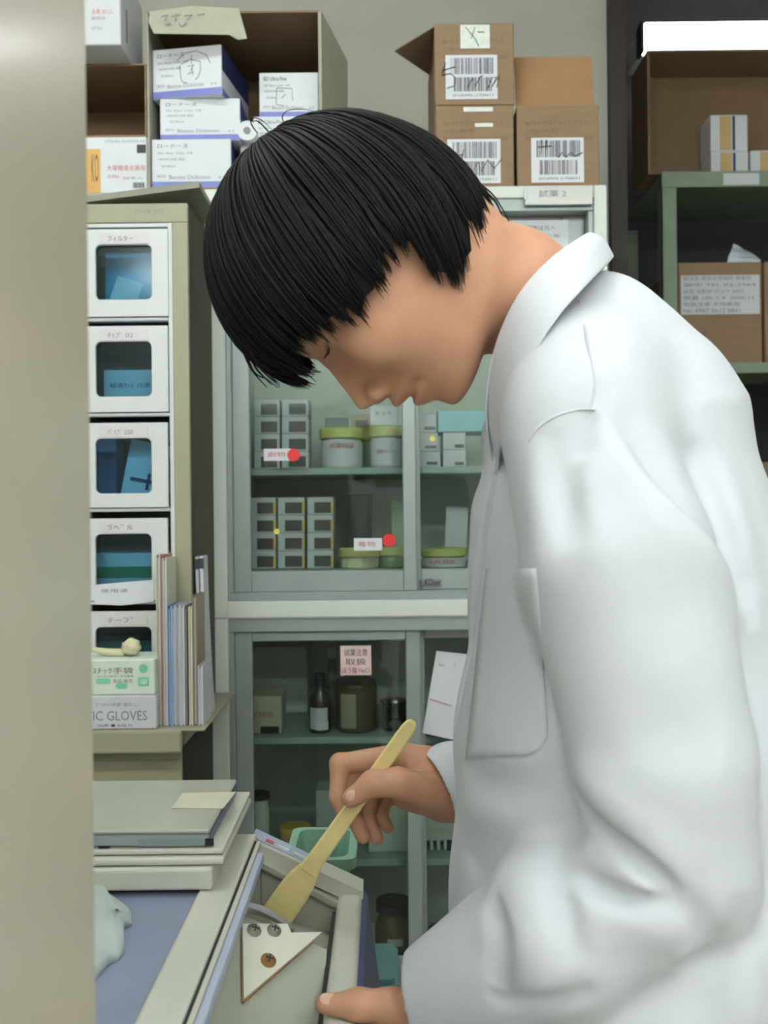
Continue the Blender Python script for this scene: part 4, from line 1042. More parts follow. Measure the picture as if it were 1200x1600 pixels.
# white triangular bracket with three screws on the hatch floor
m_brk = M('bracket_white', (222, 222, 208), 0.45, var=0.04, scale=40)
def on_floor(px, py):
    """hatch floor point met in a picture direction"""
    Y = 0.82
    for _ in range(60):
        p = P(px, py, Y); z = chute_z(p.x, p.y); Y = Y + 0.6 * (Y * (HC - z) / max(1e-6, HC - p.z) - Y)
    return P(px, py, Y)
tri = [on_floor(376, 1450), on_floor(446, 1450), on_floor(452, 1464), on_floor(500, 1463), on_floor(378, 1568)]
nrm_f = Vector((0.42, -0.5, 1)).normalized()
br = empty('bracket', tri[0], 'white triangular bracket with rusty edges inside the chest hatch', 'bracket')
bm = NB(); prism(bm, [p + nrm_f * 0.0006 for p in tri], nrm_f * 0.0055); from_bm('plate', bm, m_brk, br)
for a, b, r in ((4, 3, 0.0012), (4, 0, 0.0009)):
    bm = NB(); tube(bm, [tri[a] + nrm_f * 0.0012, tri[a].lerp(tri[b], 0.4) + nrm_f * 0.0014, tri[a].lerp(tri[b], 0.9) + nrm_f * 0.0012], [r * 1.2, r, r * 0.6], 6); from_bm('rust_line', bm, m_rust, br)
for (px, py, r, mm) in ((394, 1461, 0.0044, M('screw_grey', (150, 150, 140), 0.35, metal=0.3)), (425, 1461, 0.0044, None), (416, 1508, 0.0046, m_rust)):
    mm = mm or MATS['screw_grey']
    c = on_floor(px, py) + nrm_f * 0.006
    rot = Vector((0, 0, 1)).rotation_difference(nrm_f).to_matrix()
    bm = NB(); lathe(bm, [(0, 0), (r * 1.5, 0), (r * 1.5, 0.001), (r, 0.0014), (r * 0.95, 0.0034), (r * 0.5, 0.0042), (0, 0.0044)], 0, 0, 18)
    for v in bm.verts: v.co = rot @ v.co + c
    s = from_bm('screw', bm, mm, br, smooth=True)
    bm = NB(); box(bm, -r * 0.75, r * 0.75, -0.0007, 0.0007, 0.0036, 0.0047); box(bm, -0.0007, 0.0007, -r * 0.75, r * 0.75, 0.0036, 0.0047)
    for v in bm.verts: v.co = rot @ v.co + c
    from_bm('screw_slot', bm, m_inkk, s)
# curved steel blade standing along the bracket top
cv = [on_floor(358, 1418), on_floor(385, 1418), on_floor(412, 1430), on_floor(436, 1444), on_floor(454, 1462)]
cv = [P(352, 1412, 0.845), P(378, 1412, 0.85), P(404, 1417, 0.86), P(432, 1431, 0.868), P(457, 1453, 0.88)]
bl = empty('scraper_blade', cv[2], 'curved shiny steel scraper blade across the chest hatch', 'blade')
bm = NB(); up_ = Vector((0, 0, 1))
prev = None
cvs = []
for i in range(len(cv) - 1):
    for k in range(5): cvs.append(cv[i].lerp(cv[i + 1], k / 5))
cvs.append(cv[-1])
for it in range(2): cvs = [cvs[0]] + [(cvs[i - 1] + cvs[i] * 2 + cvs[i + 1]) / 4 for i in range(1, len(cvs) - 1)] + [cvs[-1]]
rows__ = []
for p in cvs:
    rows__.append([bm.verts.new(p + Vector((0, dy, dz))) for dy, dz in ((0, 0), (0.0015, 0.0005), (0.016, -0.014), (0.0145, -0.014))])
for a, b in zip(rows__, rows__[1:]):
    for k in range(4): bm.faces.new((a[k], a[(k + 1) % 4], b[(k + 1) % 4], b[k]))
bm.faces.new(rows__[0][::-1]); bm.faces.new(rows__[-1])
bmesh.ops.recalc_face_normals(bm, faces=bm.faces)
m_bl = M('blade_steel', (214, 216, 220), 0.3, metal=0.7)
from_bm('blade', bm, m_bl, bl)
bm = NB(); tube(bm, [p + Vector((0, -0.0005, 0)) for p in cvs], [0.0027] * len(cvs), 8); from_bm('rolled_edge', bm, m_bl, bl, smooth=True)

# lids and device lying on the deck
zl = ZF + 0.0005
def slab(name, y0, y1, x1a, z0, z1, mat, label, bev=0.003, cat='cover', group=None, skew=0.0):
    bm = NB(); box(bm, -0.66, x1a, y0, y1, z0, z1, bev, 3); return tag(from_bm(name, bm, mat), label, cat, group)
l1_ = slab('freezer_cover', 0.847, 1.02, P(331, 1370, 0.847).x, ZF + 0.0004, P(250, 1358, 0.847).z, m_cw, 'lowest thick white cover lying on the chest deck', group='white covers stacked on the chest')
z_ = top_of(l1_)
l2_ = slab('freezer_cover', 0.852, 1.035, P(349, 1350, 0.852).x, z_ + 0.0006, z_ + 0.0075, m_cw, 'thin white cover in the middle of the pile on the chest', group='white covers stacked on the chest')
l3_ = slab('freezer_cover', 0.858, 1.035, P(349, 1340, 0.858).x, z_ + 0.0083, z_ + 0.0135, m_cw, 'thin white cover directly under the grey device', group='white covers stacked on the chest')
z_ += 0.0142
# flat grey recorder with a sticker
zt_ = P(250, 1302, 0.862).z
dv = empty('flat_recorder', (-0.3, 0.95, z_), 'flat grey recorder with a paper sticker lying on the lids', 'device')
m_dv = M('device_grey', (150, 158, 160), 0.4, var=0.05)
m_dt = M('device_top', (176, 178, 166), 0.22, var=0.06, scale=8)
dxr = P(326, 1320, 0.862).x
zt_ = max(zt_, z_ + 0.016)
bm = NB(); box(bm, -0.55, dxr, 0.862, 1.02, z_, zt_ - 0.004, 0.002); from_bm('case', bm, m_dv, dv)
bm = NB(); box(bm, -0.552, dxr + 0.001, 0.8605, 1.022, zt_ - 0.004, zt_, 0.0015); from_bm('lid', bm, m_dt, dv)
bm = NB(); box(bm, dxr, dxr + 0.0012, 0.866, 1.018, z_ + 0.002, zt_ - 0.005); from_bm('side_strip', bm, M('blue_grey_side', (98, 108, 136), 0.4), dv)
def front(name, rect, m, pr=0.0012):
    a = pspan(*rect, 0.862); return bpart(name, dv, m, a[0], a[1], 0.862 - pr, 0.8625, max(a[2], z_ + 0.001), min(a[3], zt_ - 0.0045), 0)
front('front_panel', (216, 1312, 318, 1331), M('panel_dark', (136, 146, 152), 0.4))
front('slot', (154, 1325, 172, 1330), m_black)
front('corner_block', (321, 1310, 334, 1333), m_black)
st = [P(285, 1240, 1.012), P(369, 1238, 1.012), P(350, 1264, 0.955), P(268, 1263, 0.955)]
bm = NB()
def at_z(px, py, z):
    p = P(px, py, 1.0); s = (HC - z) / (HC - p.z); return P(px, py, s)
prism(bm, [at_z(285, 1240, zt_ + 0.0003), at_z(369, 1238, zt_ + 0.0003), at_z(348, 1264, zt_ + 0.0003), at_z(268, 1263, zt_ + 0.0003)], (0, 0, 0.0006)); from_bm('paper_sticker', bm, M('cream_sticker', (214, 208, 188), 0.5), dv)

# white tissue bag on the blue cover
zz = ZF - 0.0035
bm = NB()
outl = [(90, 1396), (160, 1392), (178, 1412), (206, 1440), (206, 1446), (194, 1450), (195, 1490), (184, 1502), (170, 1506), (150, 1530), (90, 1540)]
base = [at_z(x, y, zz) for x, y in outl]
cen = sum(base, Vector()) / len(base)
ringz = [(1.0, 0.0), (0.97, 0.006), (0.82, 0.012), (0.5, 0.016), (0.2, 0.017)]
rng = [[bm.verts.new(cen + (p - cen) * s + Vector((0, 0, h + (0.003 * math.sin(i * 2.1 + s * 9) if 0 < h else 0)))) for i, p in enumerate(base)] for s, h in ringz]
for a, b in zip(rng, rng[1:]):
    n = len(a)
    for i in range(n): bm.faces.new((a[i], a[(i + 1) % n], b[(i + 1) % n], b[i]))
bm.faces.new(rng[-1]); bm.faces.new(rng[0][::-1]); bmesh.ops.recalc_face_normals(bm, faces=bm.faces)
tag(from_bm('tissue_pack', bm, M('pale_tissue', (186, 196, 194), 0.5), smooth=True), 'pale crumpled tissue pack on the blue chest cover', 'tissue')

# trolley behind the chest with mint basket
m_mint = M('mint_plastic', (142, 186, 166), 0.4, var=0.04)
YT0, YT1 = 1.06, 1.17
tz = 0.66
tr = empty('utility_trolley', (0.0, (YT0 + YT1) / 2, 0), 'grey utility trolley behind the chest', 'trolley')
bpart('tray_top', tr, M('trolley_grey', (150, 158, 150), 0.4), -0.25, 0.022, YT0, YT1, tz - 0.02, tz)
for x in (-0.24, 0.01):
    for y in (YT0 + 0.01, YT1 - 0.01):
        bm = NB(); tube(bm, [(x, y, 0.0), (x, y, tz - 0.02)], 0.009, 8); from_bm('leg', bm, m_metal, tr)
# basket with ribbed sides, wider at the rim
kb = [P(472, 1333, 1.10), P(548, 1332, 1.10)]
zt_ = P(510, 1334, 1.08).z
bx0, bx1, by0, by1 = P(455, 1340, 1.10).x, P(552, 1340, 1.10).x, 1.065, 1.168
bk = empty('mint_basket', ((bx0 + bx1) / 2, 1.115, tz), 'mint green plastic basket behind the chest rim', 'basket')
def ringpts(ins, z, r=0.012):
    return [(x, y, z) for x, y in rrect(bx0 + ins, bx1 - ins, by0 + ins, by1 - ins, r, 4)]
bm = NB(); prof = [(0.022, tz + 0.001), (0.004, zt_ - 0.012), (-0.004, zt_ - 0.012), (-0.004, zt_), (0.005, zt_), (0.007, zt_ - 0.012), (0.025, tz + 0.004)]
rr = [[bm.verts.new(p) for p in ringpts(i, z)] for i, z in prof]
for a, b in zip(rr, rr[1:]):
    n = len(a)
    for i in range(n): bm.faces.new((a[i], a[(i + 1) % n], b[(i + 1) % n], b[i]))
bm.faces.new(rr[0][::-1]); bm.faces.new(rr[-1]); bmesh.ops.recalc_face_normals(bm, faces=bm.faces)
from_bm('shell', bm, m_mint, bk)
for k in range(7):
    y = by0 + 0.016 + k * 0.012
    bm = NB(); tube(bm, [(bx1 - 0.005, y, zt_ - 0.014), (bx1 - 0.0215, y, tz + 0.004)], 0.0025, 6); from_bm('rib', bm, m_mint, bk)
    bm = NB(); tube(bm, [(bx0 + 0.005, y, zt_ - 0.014), (bx0 + 0.0215, y, tz + 0.004)], 0.0025, 6); from_bm('rib', bm, m_mint, bk)
# teal tray on the trolley
bm = NB(); tx0, tx1 = P(566, 1500, 1.12).x, P(622, 1500, 1.12).x
prism(bm, [(x, y, tz + 0.0006) for x, y in rrect(tx0, tx1, 1.065, 1.165, 0.008)], (0, 0, 0.012))
td = tag(from_bm('teal_dish', bm, M('teal_plastic', (92, 140, 142), 0.4)), 'teal plastic dish on the trolley beside the basket', 'dish')
bm = NB(); prism(bm, [(x, y, tz + 0.0128) for x, y in rrect(tx0 + 0.005, tx1 - 0.005, 1.07, 1.16, 0.006)], (0, 0, 0.006)); from_bm('dish_rim', bm, MATS['teal_plastic'], td)
# ------------------------------------------------------------------ smooth solid modelling for the figure
def smin(a, b, k):
    h = np.clip(0.5 + 0.5 * (b - a) / k, 0, 1)
    return b + (a - b) * h - k * h * (1 - h)
def smax(a, b, k): return -smin(-a, -b, k)

class Cap:
    """tapered capsule, optionally stretched sideways (sy < 1 widens it along y about yc)"""
    def __init__(s, a, b, ra, rb, k=0.01, op='u', sy=1.0, yc=0.0):
        s.a = np.array(a, float); s.b = np.array(b, float); s.ra, s.rb, s.k, s.op, s.sy, s.yc = ra, rb, k, op, sy, yc
        m = max(ra, rb) + k; lo = np.minimum(s.a, s.b) - m; hi = np.maximum(s.a, s.b) + m
        lo[1] -= m / sy - m; hi[1] += m / sy - m
        s.lo, s.hi = lo, hi
    def __call__(s, p):
        a, b = s.a.copy(), s.b.copy(); q = p
        if s.sy != 1.0:
            q = p.copy(); q[:, 1] = (q[:, 1] - s.yc) * s.sy
            a[1] = (a[1] - s.yc) * s.sy; b[1] = (b[1] - s.yc) * s.sy
        ba = b - a; L = max(1e-12, float(ba @ ba)); pa = q - a
        h = np.clip(pa @ ba / L, 0, 1)
        return np.sqrt(((pa - h[:, None] * ba) ** 2).sum(1)) - (s.ra + (s.rb - s.ra) * h)

class Ell:
    def __init__(s, c, r, axes=None, k=0.008, op='u'):
        s.c = np.array(c, float); s.r = np.array(r, float); s.ax = np.eye(3) if axes is None else np.array(axes, float); s.k, s.op = k, op
        m = s.r.max() + k; s.lo, s.hi = s.c - m, s.c + m
    def __call__(s, p):
        q = (p - s.c) @ s.ax.T
        g = np.sqrt(((q / s.r) ** 2).sum(1))
        return (g - 1) * s.r.min()

class Cut:
    """removes what lies beyond a plane, within a ball"""
    def __init__(s, c, n, R, k=0.003):
        s.c = np.array(c, float); s.n = np.array(n, float); s.n /= np.linalg.norm(s.n); s.R, s.k, s.op = R, k, 's'
        s.lo, s.hi = s.c - R, s.c + R
    def __call__(s, p):
        q = p - s.c
        return np.maximum(-(q @ s.n), np.sqrt((q * q).sum(1)) - s.R)

class Fn:
    def __init__(s, f, lo, hi, k=0.01, op='u', lip=1.0): s.f, s.lo, s.hi, s.k, s.op, s.lip = f, np.array(lo), np.array(hi), k, op, lip
    def __call__(s, p): return s.f(p)

def ev(prims, p):
    d = np.full(len(p), 1.0)
    for q in prims:
        e = q(p)
        d = smin(d, e, q.k) if q.op == 'u' else smax(d, -e, q.k)
    return d

def solid_mesh(prims, res, disp=None, B=22):
    lo = np.min([q.lo for q in prims if q.op == 'u'], 0) - 2 * res; hi = np.max([q.hi for q in prims if q.op == 'u'], 0) + 2 * res
    nb = np.ceil((hi - lo) / (res * B)).astype(int)
    ii = np.stack(np.meshgrid(*[np.arange(n) for n in nb], indexing='ij'), -1).reshape(-1, 3)
    cen = lo + (ii + 0.5) * B * res
    R = 0.5 * math.sqrt(3) * (B + 2) * res
    E = np.array([q(cen) for q in prims])
    keep = np.array([E[i] < 1.35 * R + prims[i].k + (0.02 if disp is not None else 0) for i in range(len(prims))])
    isu = np.array([q.op == 'u' for q in prims])
    N = nb * B + 4
    loc = np.stack(np.meshgrid(*[np.arange(-1, B + 1)] * 3, indexing='ij'), -1).reshape(-1, 3)
    S = B + 2
    ids, pos, quads = [], [], []
    act = np.where((keep & isu[:, None]).any(0))[0]
    for bi in act:
        pr = [prims[i] for i in np.where(keep[:, bi])[0]]
        base = ii[bi] * B
        pts = lo + (loc + base) * res
        d = ev(pr, pts)
        if disp is not None: d = d - disp(pts)
        if d.min() > 0 or d.max() < 0: continue
        d = d.reshape(S, S, S)
        ins = d < 0
        c8 = [(i, j, k) for i in (0, 1) for j in (0, 1) for k in (0, 1)]
        C = S - 1
        sub = lambda A, o: A[o[0]:o[0] + C, o[1]:o[1] + C, o[2]:o[2] + C]
        cnt = sum(sub(ins, o).astype(np.int8) for o in c8)
        mask = (cnt > 0) & (cnt < 8)
        if not mask.any(): continue
        ci = np.argwhere(mask)
        acc = np.zeros((len(ci), 3)); num = np.zeros(len(ci))
        vals = {o: sub(d, o)[mask] for o in c8}
        for o in c8:
            for ax in range(3):
                if o[ax] == 0:
                    o2 = list(o); o2[ax] = 1; o2 = tuple(o2)
                    a, b = vals[o], vals[o2]; cr = (a < 0) != (b < 0)
                    t = np.where(cr, a / np.where(cr, a - b, 1), 0)
                    pt = np.repeat(np.array([o], float), len(ci), 0); pt[:, ax] += t
                    acc += pt * cr[:, None]; num += cr
        v = acc / num[:, None]
        g = ci - 1 + base + 1            # global cell index, shifted to stay >= 0
        gid = (g[:, 0].astype(np.int64) * N[1] + g[:, 1]) * N[2] + g[:, 2]
        ids.append(gid); pos.append(lo + (ci - 1 + base + v) * res)
        # faces across every crossing edge that this block owns
        for ax in range(3):
            e1, e2 = (ax + 1) % 3, (ax + 2) % 3
            sl0 = [slice(1, S - 1)] * 3; sl1 = [slice(1, S - 1)] * 3; sl1[ax] = slice(2, S)
            A_, B_ = ins[tuple(sl0)], ins[tuple(sl1)]
            for flip, mk in ((False, A_ & ~B_), (True, ~A_ & B_)):
                q = np.argwhere(mk)
                if not len(q): continue
                q = q + 1                # local sample index
                corners = []
                for (u, w_) in ((-1, -1), (0, -1), (0, 0), (-1, 0)):
                    cc = q.copy(); cc[:, e1] += u; cc[:, e2] += w_
                    gg = cc - 1 + base + 1
                    corners.append((gg[:, 0].astype(np.int64) * N[1] + gg[:, 1]) * N[2] + gg[:, 2])
                qd = np.stack(corners, 1)
                if flip: qd = qd[:, ::-1]
                quads.append(qd)
    ids = np.concatenate(ids); pos = np.concatenate(pos); quads = np.concatenate(quads)
    uid, first = np.unique(ids, return_index=True)
    V = pos[first]; F = np.searchsorted(uid, quads)
    ok = (uid[np.clip(F, 0, len(uid) - 1)] == quads).all(1)
    return V, F[ok]

def smooth_verts(V, F, it=1, lam=0.5):
    e = np.concatenate([F[:, [0, 1]], F[:, [1, 2]], F[:, [2, 3]], F[:, [3, 0]]]); e = np.concatenate([e, e[:, ::-1]])
    for _ in range(it):
        s = np.zeros_like(V); n = np.zeros(len(V))
        for c in range(3): s[:, c] = np.bincount(e[:, 0], V[e[:, 1], c], len(V))
        n = np.bincount(e[:, 0], minlength=len(V))
        V = V + lam * (s / np.maximum(n, 1)[:, None] - V)
    return V

def np_mesh(name, V, F, mat, parent=None, origin=(0, 0, 0)):
    o3 = np.array(origin, float)
    me = bpy.data.meshes.new(name)
    me.vertices.add(len(V)); me.vertices.foreach_set('co', (V - o3).astype(np.float32).ravel())
    n, k = F.shape
    me.loops.add(n * k); me.loops.foreach_set('vertex_index', F.astype(np.int32).ravel())
    me.polygons.add(n); me.polygons.foreach_set('loop_start', np.arange(0, n * k, k, dtype=np.int32))
    me.update(calc_edges=True); me.validate()
    me.polygons.foreach_set('use_smooth', np.ones(len(me.polygons), bool))
    me.materials.append(mat)
    return link(bpy.data.objects.new(name, me), parent, origin)

def chain(pts, rad, k=0.01, **kw):
    return [Cap(pts[i], pts[i + 1], rad[i], rad[i + 1], k, **kw) for i in range(len(pts) - 1)]
def pxr(r, Y): return r * Y / FPX

# ------------------------------------------------------------------ head
YH = 0.78
HCn = np.array(P(720, 632, YH)); HU = np.array((-0.908, 0, 0.419)); HF = np.array((-0.419, 0, -0.908)); HL = np.array((0.0, 1, 0))
FA = -0.095
S_T = np.linspace(-0.03, 0.25, 561)
def table(pairs, sig=0.0025):
    s, v = zip(*pairs); y = np.interp(S_T, s, v)
    n = int(4 * sig / 0.0005); kx = np.arange(-n, n + 1) * 0.0005; kk = np.exp(-(kx / sig) ** 2 / 2); kk /= kk.sum()
    return np.convolve(np.pad(y, n, mode='edge'), kk, mode='valid')
T_F = table([(-0.02, -0.03), (-0.010, -0.014), (-0.004, -0.003), (0.003, 0.0035), (0.010, 0.0035), (0.020, 0.0045), (0.027, 0.0125), (0.034, 0.0165), (0.0385, 0.0115), (0.0405, 0.011), (0.046, 0.0240), (0.050, 0.0235), (0.056, 0.0185), (0.0605, 0.0200), (0.064, 0.0290), (0.071, 0.0375), (0.076, 0.0370), (0.085, 0.0310), (0.097, 0.0250), (0.108, 0.0190), (0.121, 0.0145), (0.132, 0.0165), (0.150, 0.0150), (0.170, 0.0090), (0.190, -0.004), (0.205, -0.02), (0.215, -0.038), (0.222, -0.062), (0.226, -0.088), (0.25, -0.0945)], 0.0013)
T_0 = table([(-0.02, -0.03), (-0.010, -0.016), (-0.004, -0.006), (0.003, -0.001), (0.020, -0.001), (0.035, 0.006), (0.050, 0.0095), (0.062, 0.008), (0.075, 0.0065), (0.090, 0.006), (0.105, 0.004), (0.114, 0.003), (0.126, 0.004), (0.134, 0.013), (0.150, 0.0135), (0.170, 0.0080), (0.190, -0.005), (0.205, -0.021), (0.215, -0.039), (0.222, -0.063), (0.226, -0.089), (0.25, -0.0945)], 0.004)
T_SG = table([(-0.02, 0.014), (0.01, 0.018), (0.02, 0.018), (0.034, 0.019), (0.05, 0.019), (0.058, 0.014), (0.066, 0.0135), (0.075, 0.0105), (0.09, 0.0085), (0.11, 0.0085), (0.13, 0.02), (0.25, 0.03)], 0.002)
T_W = table([(-0.02, 0.020), (0.0, 0.036), (0.015, 0.046), (0.03, 0.052), (0.05, 0.059), (0.07, 0.065), (0.09, 0.069), (0.11, 0.071), (0.14, 0.074), (0.16, 0.073), (0.18, 0.067), (0.195, 0.057), (0.207, 0.044), (0.216, 0.03), (0.222, 0.018), (0.226, 0.006), (0.25, 0.002)], 0.003)
T_B = table([(-0.02, 0.03), (0.0, 0.04), (0.03, 0.055), (0.06, 0.068), (0.09, 0.077), (0.12, 0.082), (0.15, 0.083), (0.17, 0.079), (0.19, 0.069), (0.205, 0.057), (0.215, 0.042), (0.222, 0.024), (0.226, 0.008), (0.25, 0.002)], 0.003)
def head_fn(p):
    r = p - HCn; s = r @ HU; f = r @ HF; l = np.abs(r[:, 1])
    q = f - FA
    ix = np.clip((s + 0.03) / 0.0005, 0, 559.99)
    i0 = ix.astype(int); fr = ix - i0
    T = lambda t: t[i0] * (1 - fr) + t[i0 + 1] * fr
    F, F0, SG, W, Bk = T(T_F), T(T_0), T(T_SG), T(T_W), T(T_B)
    A = np.where(q > 0, (F0 - FA) + (F - F0) * np.exp(-(l / SG) ** 2), Bk)
    A = np.maximum(A, 0.002); W = np.maximum(W, 0.002)
    n = np.where(q > 0, 2.35, 2.1)
    g = ((np.abs(q) / A) ** n + (l / W) ** n) ** (1 / n)
    d = (g - 1) * np.minimum(A, W) * 0.9
    under = (-0.004 + 0.10 * np.clip(-f - 0.005, 0, 0.2)) - s + l * 0.12      # underside of the jaw
    d = smax(d, under * 0.9, 0.012)
    return smax(d, (s - 0.2262), 0.006)
def hp(s, f, l): return HCn + HU * s + HF * f + HL * l
hc = hp(0.11, -0.09, 0)
HB = 0.2
prims = [Fn(head_fn, hc - 0.15, hc + 0.15, 0.01)]
HAX = [HU, HF, HL]
for sgn in (-1, 1):
    prims.append(Ell(hp(0.122, 0.012, sgn * 0.031), (0.0105, 0.012, 0.015), HAX, 0.008, 's'))      # eye socket
    prims.append(Ell(hp(0.1205, -0.0045, sgn * 0.031), (0.0125, 0.0125, 0.0135), HAX, 0.004))        # lidded eye
    prims.append(Ell(hp(0.0665, 0.0205, sgn * 0.0125), (0.0070, 0.0072, 0.0042), HAX, 0.008))      # wing of the nose
    prims.append(Cap(hp(0.0745, 0.024, sgn * 0.0165), hp(0.061, 0.014, sgn * 0.0195), 0.0016, 0.0014, 0.003, 's'))
    prims.append(Cap(hp(0.0625, 0.0245, sgn * 0.0055), hp(0.0645, 0.028, sgn * 0.0065), 0.0022, 0.002, 0.002, 's'))
    prims.append(Cap(hp(0.0395, 0.0135, 0), hp(0.0385, 0.004, sgn * 0.0225), 0.0012, 0.0013, 0.003, 's'))
    prims.append(Ell(hp(0.0380, 0.003, sgn * 0.0245), (0.0028, 0.005, 0.0035), HAX, 0.005, 's'))
    prims.append(Ell(hp(0.086, -0.022, sgn * 0.047), (0.020, 0.024, 0.012), HAX, 0.025))             # cheek
    prims.append(Ell(hp(0.09, -0.103, sgn * 0.066), (0.03, 0.018, 0.007), HAX, 0.004))             # ear
    prims.append(Ell(hp(0.092, -0.100, sgn * 0.0725), (0.019, 0.0095, 0.004), HAX, 0.003, 's'))
# neck and trunk inside the coat
YN_ = 0.80
prims += chain([P(655, 440, 0.78), P(800, 455, 0.795), P(900, 516, 0.815)], [0.046, 0.049, 0.0455], 0.014)
prims += [Cap(P(925, 585, 0.83), P(965, 720, 0.83), 0.036, 0.07, 0.03, sy=0.62, yc=0.83), Cap(P(965, 720, 0.83), P(980, 1150, 0.83), 0.075, 0.09, 0.03, sy=0.8, yc=0.83),
          Cap(P(980, 1150, 0.83), P(985, 1560, 0.83), 0.09, 0.10, 0.03, sy=0.8, yc=0.83)]
prims += chain([P(925, 670, 0.72), P(1055, 1350, 0.675), P(900, 1450, 0.70), P(720, 1552, 0.742)], [0.042, 0.036, 0.033, 0.024], 0.015)
prims += chain([P(925, 670, 0.94), P(950, 1265, 0.99), P(800, 1245, 0.955), P(697, 1232, 0.937)], [0.042, 0.036, 0.033, 0.027], 0.015)

# right hand, pinching the spatula
prims += [Cap(P(697, 1234, 0.940), P(648, 1206, 0.958), 0.0285, 0.024, 0.012), Cap(P(690, 1236, 0.945), P(640, 1224, 0.972), 0.024, 0.022, 0.012),
          Cap(P(662, 1196, 0.945), P(628, 1184, 0.951), 0.020, 0.0135, 0.010), Cap(P(650, 1236, 0.955), P(632, 1238, 0.985), 0.020, 0.016, 0.010)]
prims += chain([P(676, 1238, 0.922), P(622, 1223, 0.902), P(583, 1224, 0.8985), P(549, 1247, 0.8995)], [0.0195, 0.0140, 0.0120, 0.0088], 0.005)
prims += chain([P(630, 1183, 0.950), P(531, 1193, 0.948), P(528, 1245, 0.938), P(537, 1274, 0.931)], [0.0140, 0.0098, 0.0083, 0.0070], 0.004)
prims += chain([P(628, 1200, 0.972), P(558, 1215, 0.970), P(549, 1268, 0.955), P(567, 1307, 0.946)], [0.0130, 0.0100, 0.0090, 0.0072], 0.004)
prims += chain([P(630, 1220, 0.988), P(580, 1234, 0.988), P(572, 1280, 0.972), P(588, 1309, 0.962)], [0.0125, 0.0095, 0.0086, 0.0072], 0.004)
prims += chain([P(636, 1238, 1.000), P(602, 1248, 1.000), P(594, 1276, 0.988), P(606, 1293, 0.980)], [0.0110, 0.0085, 0.0076, 0.0064], 0.004)

# left hand on the front rim of the chest
prims += [Cap(P(720, 1552, 0.742), P(652, 1598, 0.750), 0.025, 0.022, 0.012), Cap(P(690, 1570, 0.742), P(640, 1625, 0.765), 0.022, 0.018, 0.012)]
prims += chain([P(668, 1580, 0.748), P(610, 1573, 0.752), P(560, 1570, 0.754), P(506, 1569, 0.756)], [0.0180, 0.0130, 0.0116, 0.0072], 0.006)
for i_, yy in enumerate((0.728, 0.746, 0.764, 0.781)):
    L_ = (0.9, 1.05, 1.0, 0.85)[i_]
    prims += chain([Vector((0.024, 0.745 + (yy - 0.745) * 0.8, 0.782)), Vector((0.006, yy, 0.775)), Vector((0.0035, yy, 0.775 - 0.026 * L_)), Vector((0.0045, yy, 0.775 - 0.047 * L_))], [0.0120, 0.0092, 0.0082, 0.0066], 0.004)

m_skin = M('skin', (194, 144, 118), 0.48, var=0.05, scale=60, sub=0.12, spec=0.35)
V, F = solid_mesh(prims, 0.00155)
V = smooth_verts(V, F, 2, 0.4)
pe_o = (0.2, 0.83, 0.0)
person = empty('person', pe_o, 'person in a white lab coat bending over the chest holding a wooden spatula', 'person')
body = np_mesh('body', V, F, m_skin, person, pe_o)

# eyelashes, brows, nails, lips
m_lash = M('lash_black', (22, 18, 18), 0.5)
m_nail = M('nail', (214, 172, 152), 0.25)
def ell_mesh(name, c, r, axes, mat, parent):
    bm = NB(); bmesh.ops.create_uvsphere(bm, u_segments=20, v_segments=12, radius=1.0)
    A = np.array(axes)
    for v in bm.verts: v.co = Vector(np.array(c) + (np.array(v.co) * np.array(r)) @ A)
    return from_bm(name, bm, mat, parent, smooth=True)
for sgn in (-1, 1):
    bm = NB()
    arc = [hp(0.1155 - 0.003 * math.sin(t * math.pi), 0.0045 + 0.004 * math.sin(t * math.pi) - 0.006 * t, sgn * (0.020 + 0.024 * t)) for t in (0, .2, .4, .6, .8, 1)]
    tube(bm, arc, [0.0005, 0.001, 0.0012, 0.0012, 0.0011, 0.0006], 6)
    for t in np.linspace(0.1, 1, 14):
        b0 = hp(0.1155 - 0.003 * math.sin(t * math.pi), 0.0045 + 0.004 * math.sin(t * math.pi) - 0.006 * t, sgn * (0.020 + 0.024 * t))
        tube(bm, [b0, b0 + HF * 0.004 - HU * 0.0015 + HL * sgn * 0.001, b0 + HF * 0.0090 - HU * 0.000 + HL * sgn * 0.003 * t], [0.0005, 0.0004, 0.0001], 4)
    from_bm('eyelashes', bm, m_lash, body)
    bm = NB(); tube(bm, [hp(0.139 + 0.004 * math.sin(t * math.pi), 0.0165 - 0.014 * t * t, sgn * (0.016 + 0.034 * t)) for t in (0, .25, .5, .75, 1)], [0.0018, 0.0024, 0.0022, 0.0016, 0.0006], 6)
    from_bm('eyebrow', bm, m_lash, body)
tdir = np.array(P(549, 1247, 0.8995)) - np.array(P(583, 1224, 0.8985)); tdir /= np.linalg.norm(tdir)
def frame(d, n):
    n = n - d * (n @ d); n /= np.linalg.norm(n); return [d, np.cross(d, n), n]
ell_mesh('fingernail', np.array(P(549, 1242, 0.8995)) + np.array((0, -0.0078, 0.0015)), (0.0062, 0.0050, 0.0016), frame(tdir, np.array((0.1, -1, 0.25))), m_nail, body)
td2 = np.array((-1.0, 0.03, 0.0))
ell_mesh('fingernail', np.array(P(513, 1562, 0.756)) + np.array((0, -0.0036, 0.0026)), (0.0072, 0.0050, 0.0014), frame(td2, np.array((-0.08, -0.62, 0.75))), m_nail, body)

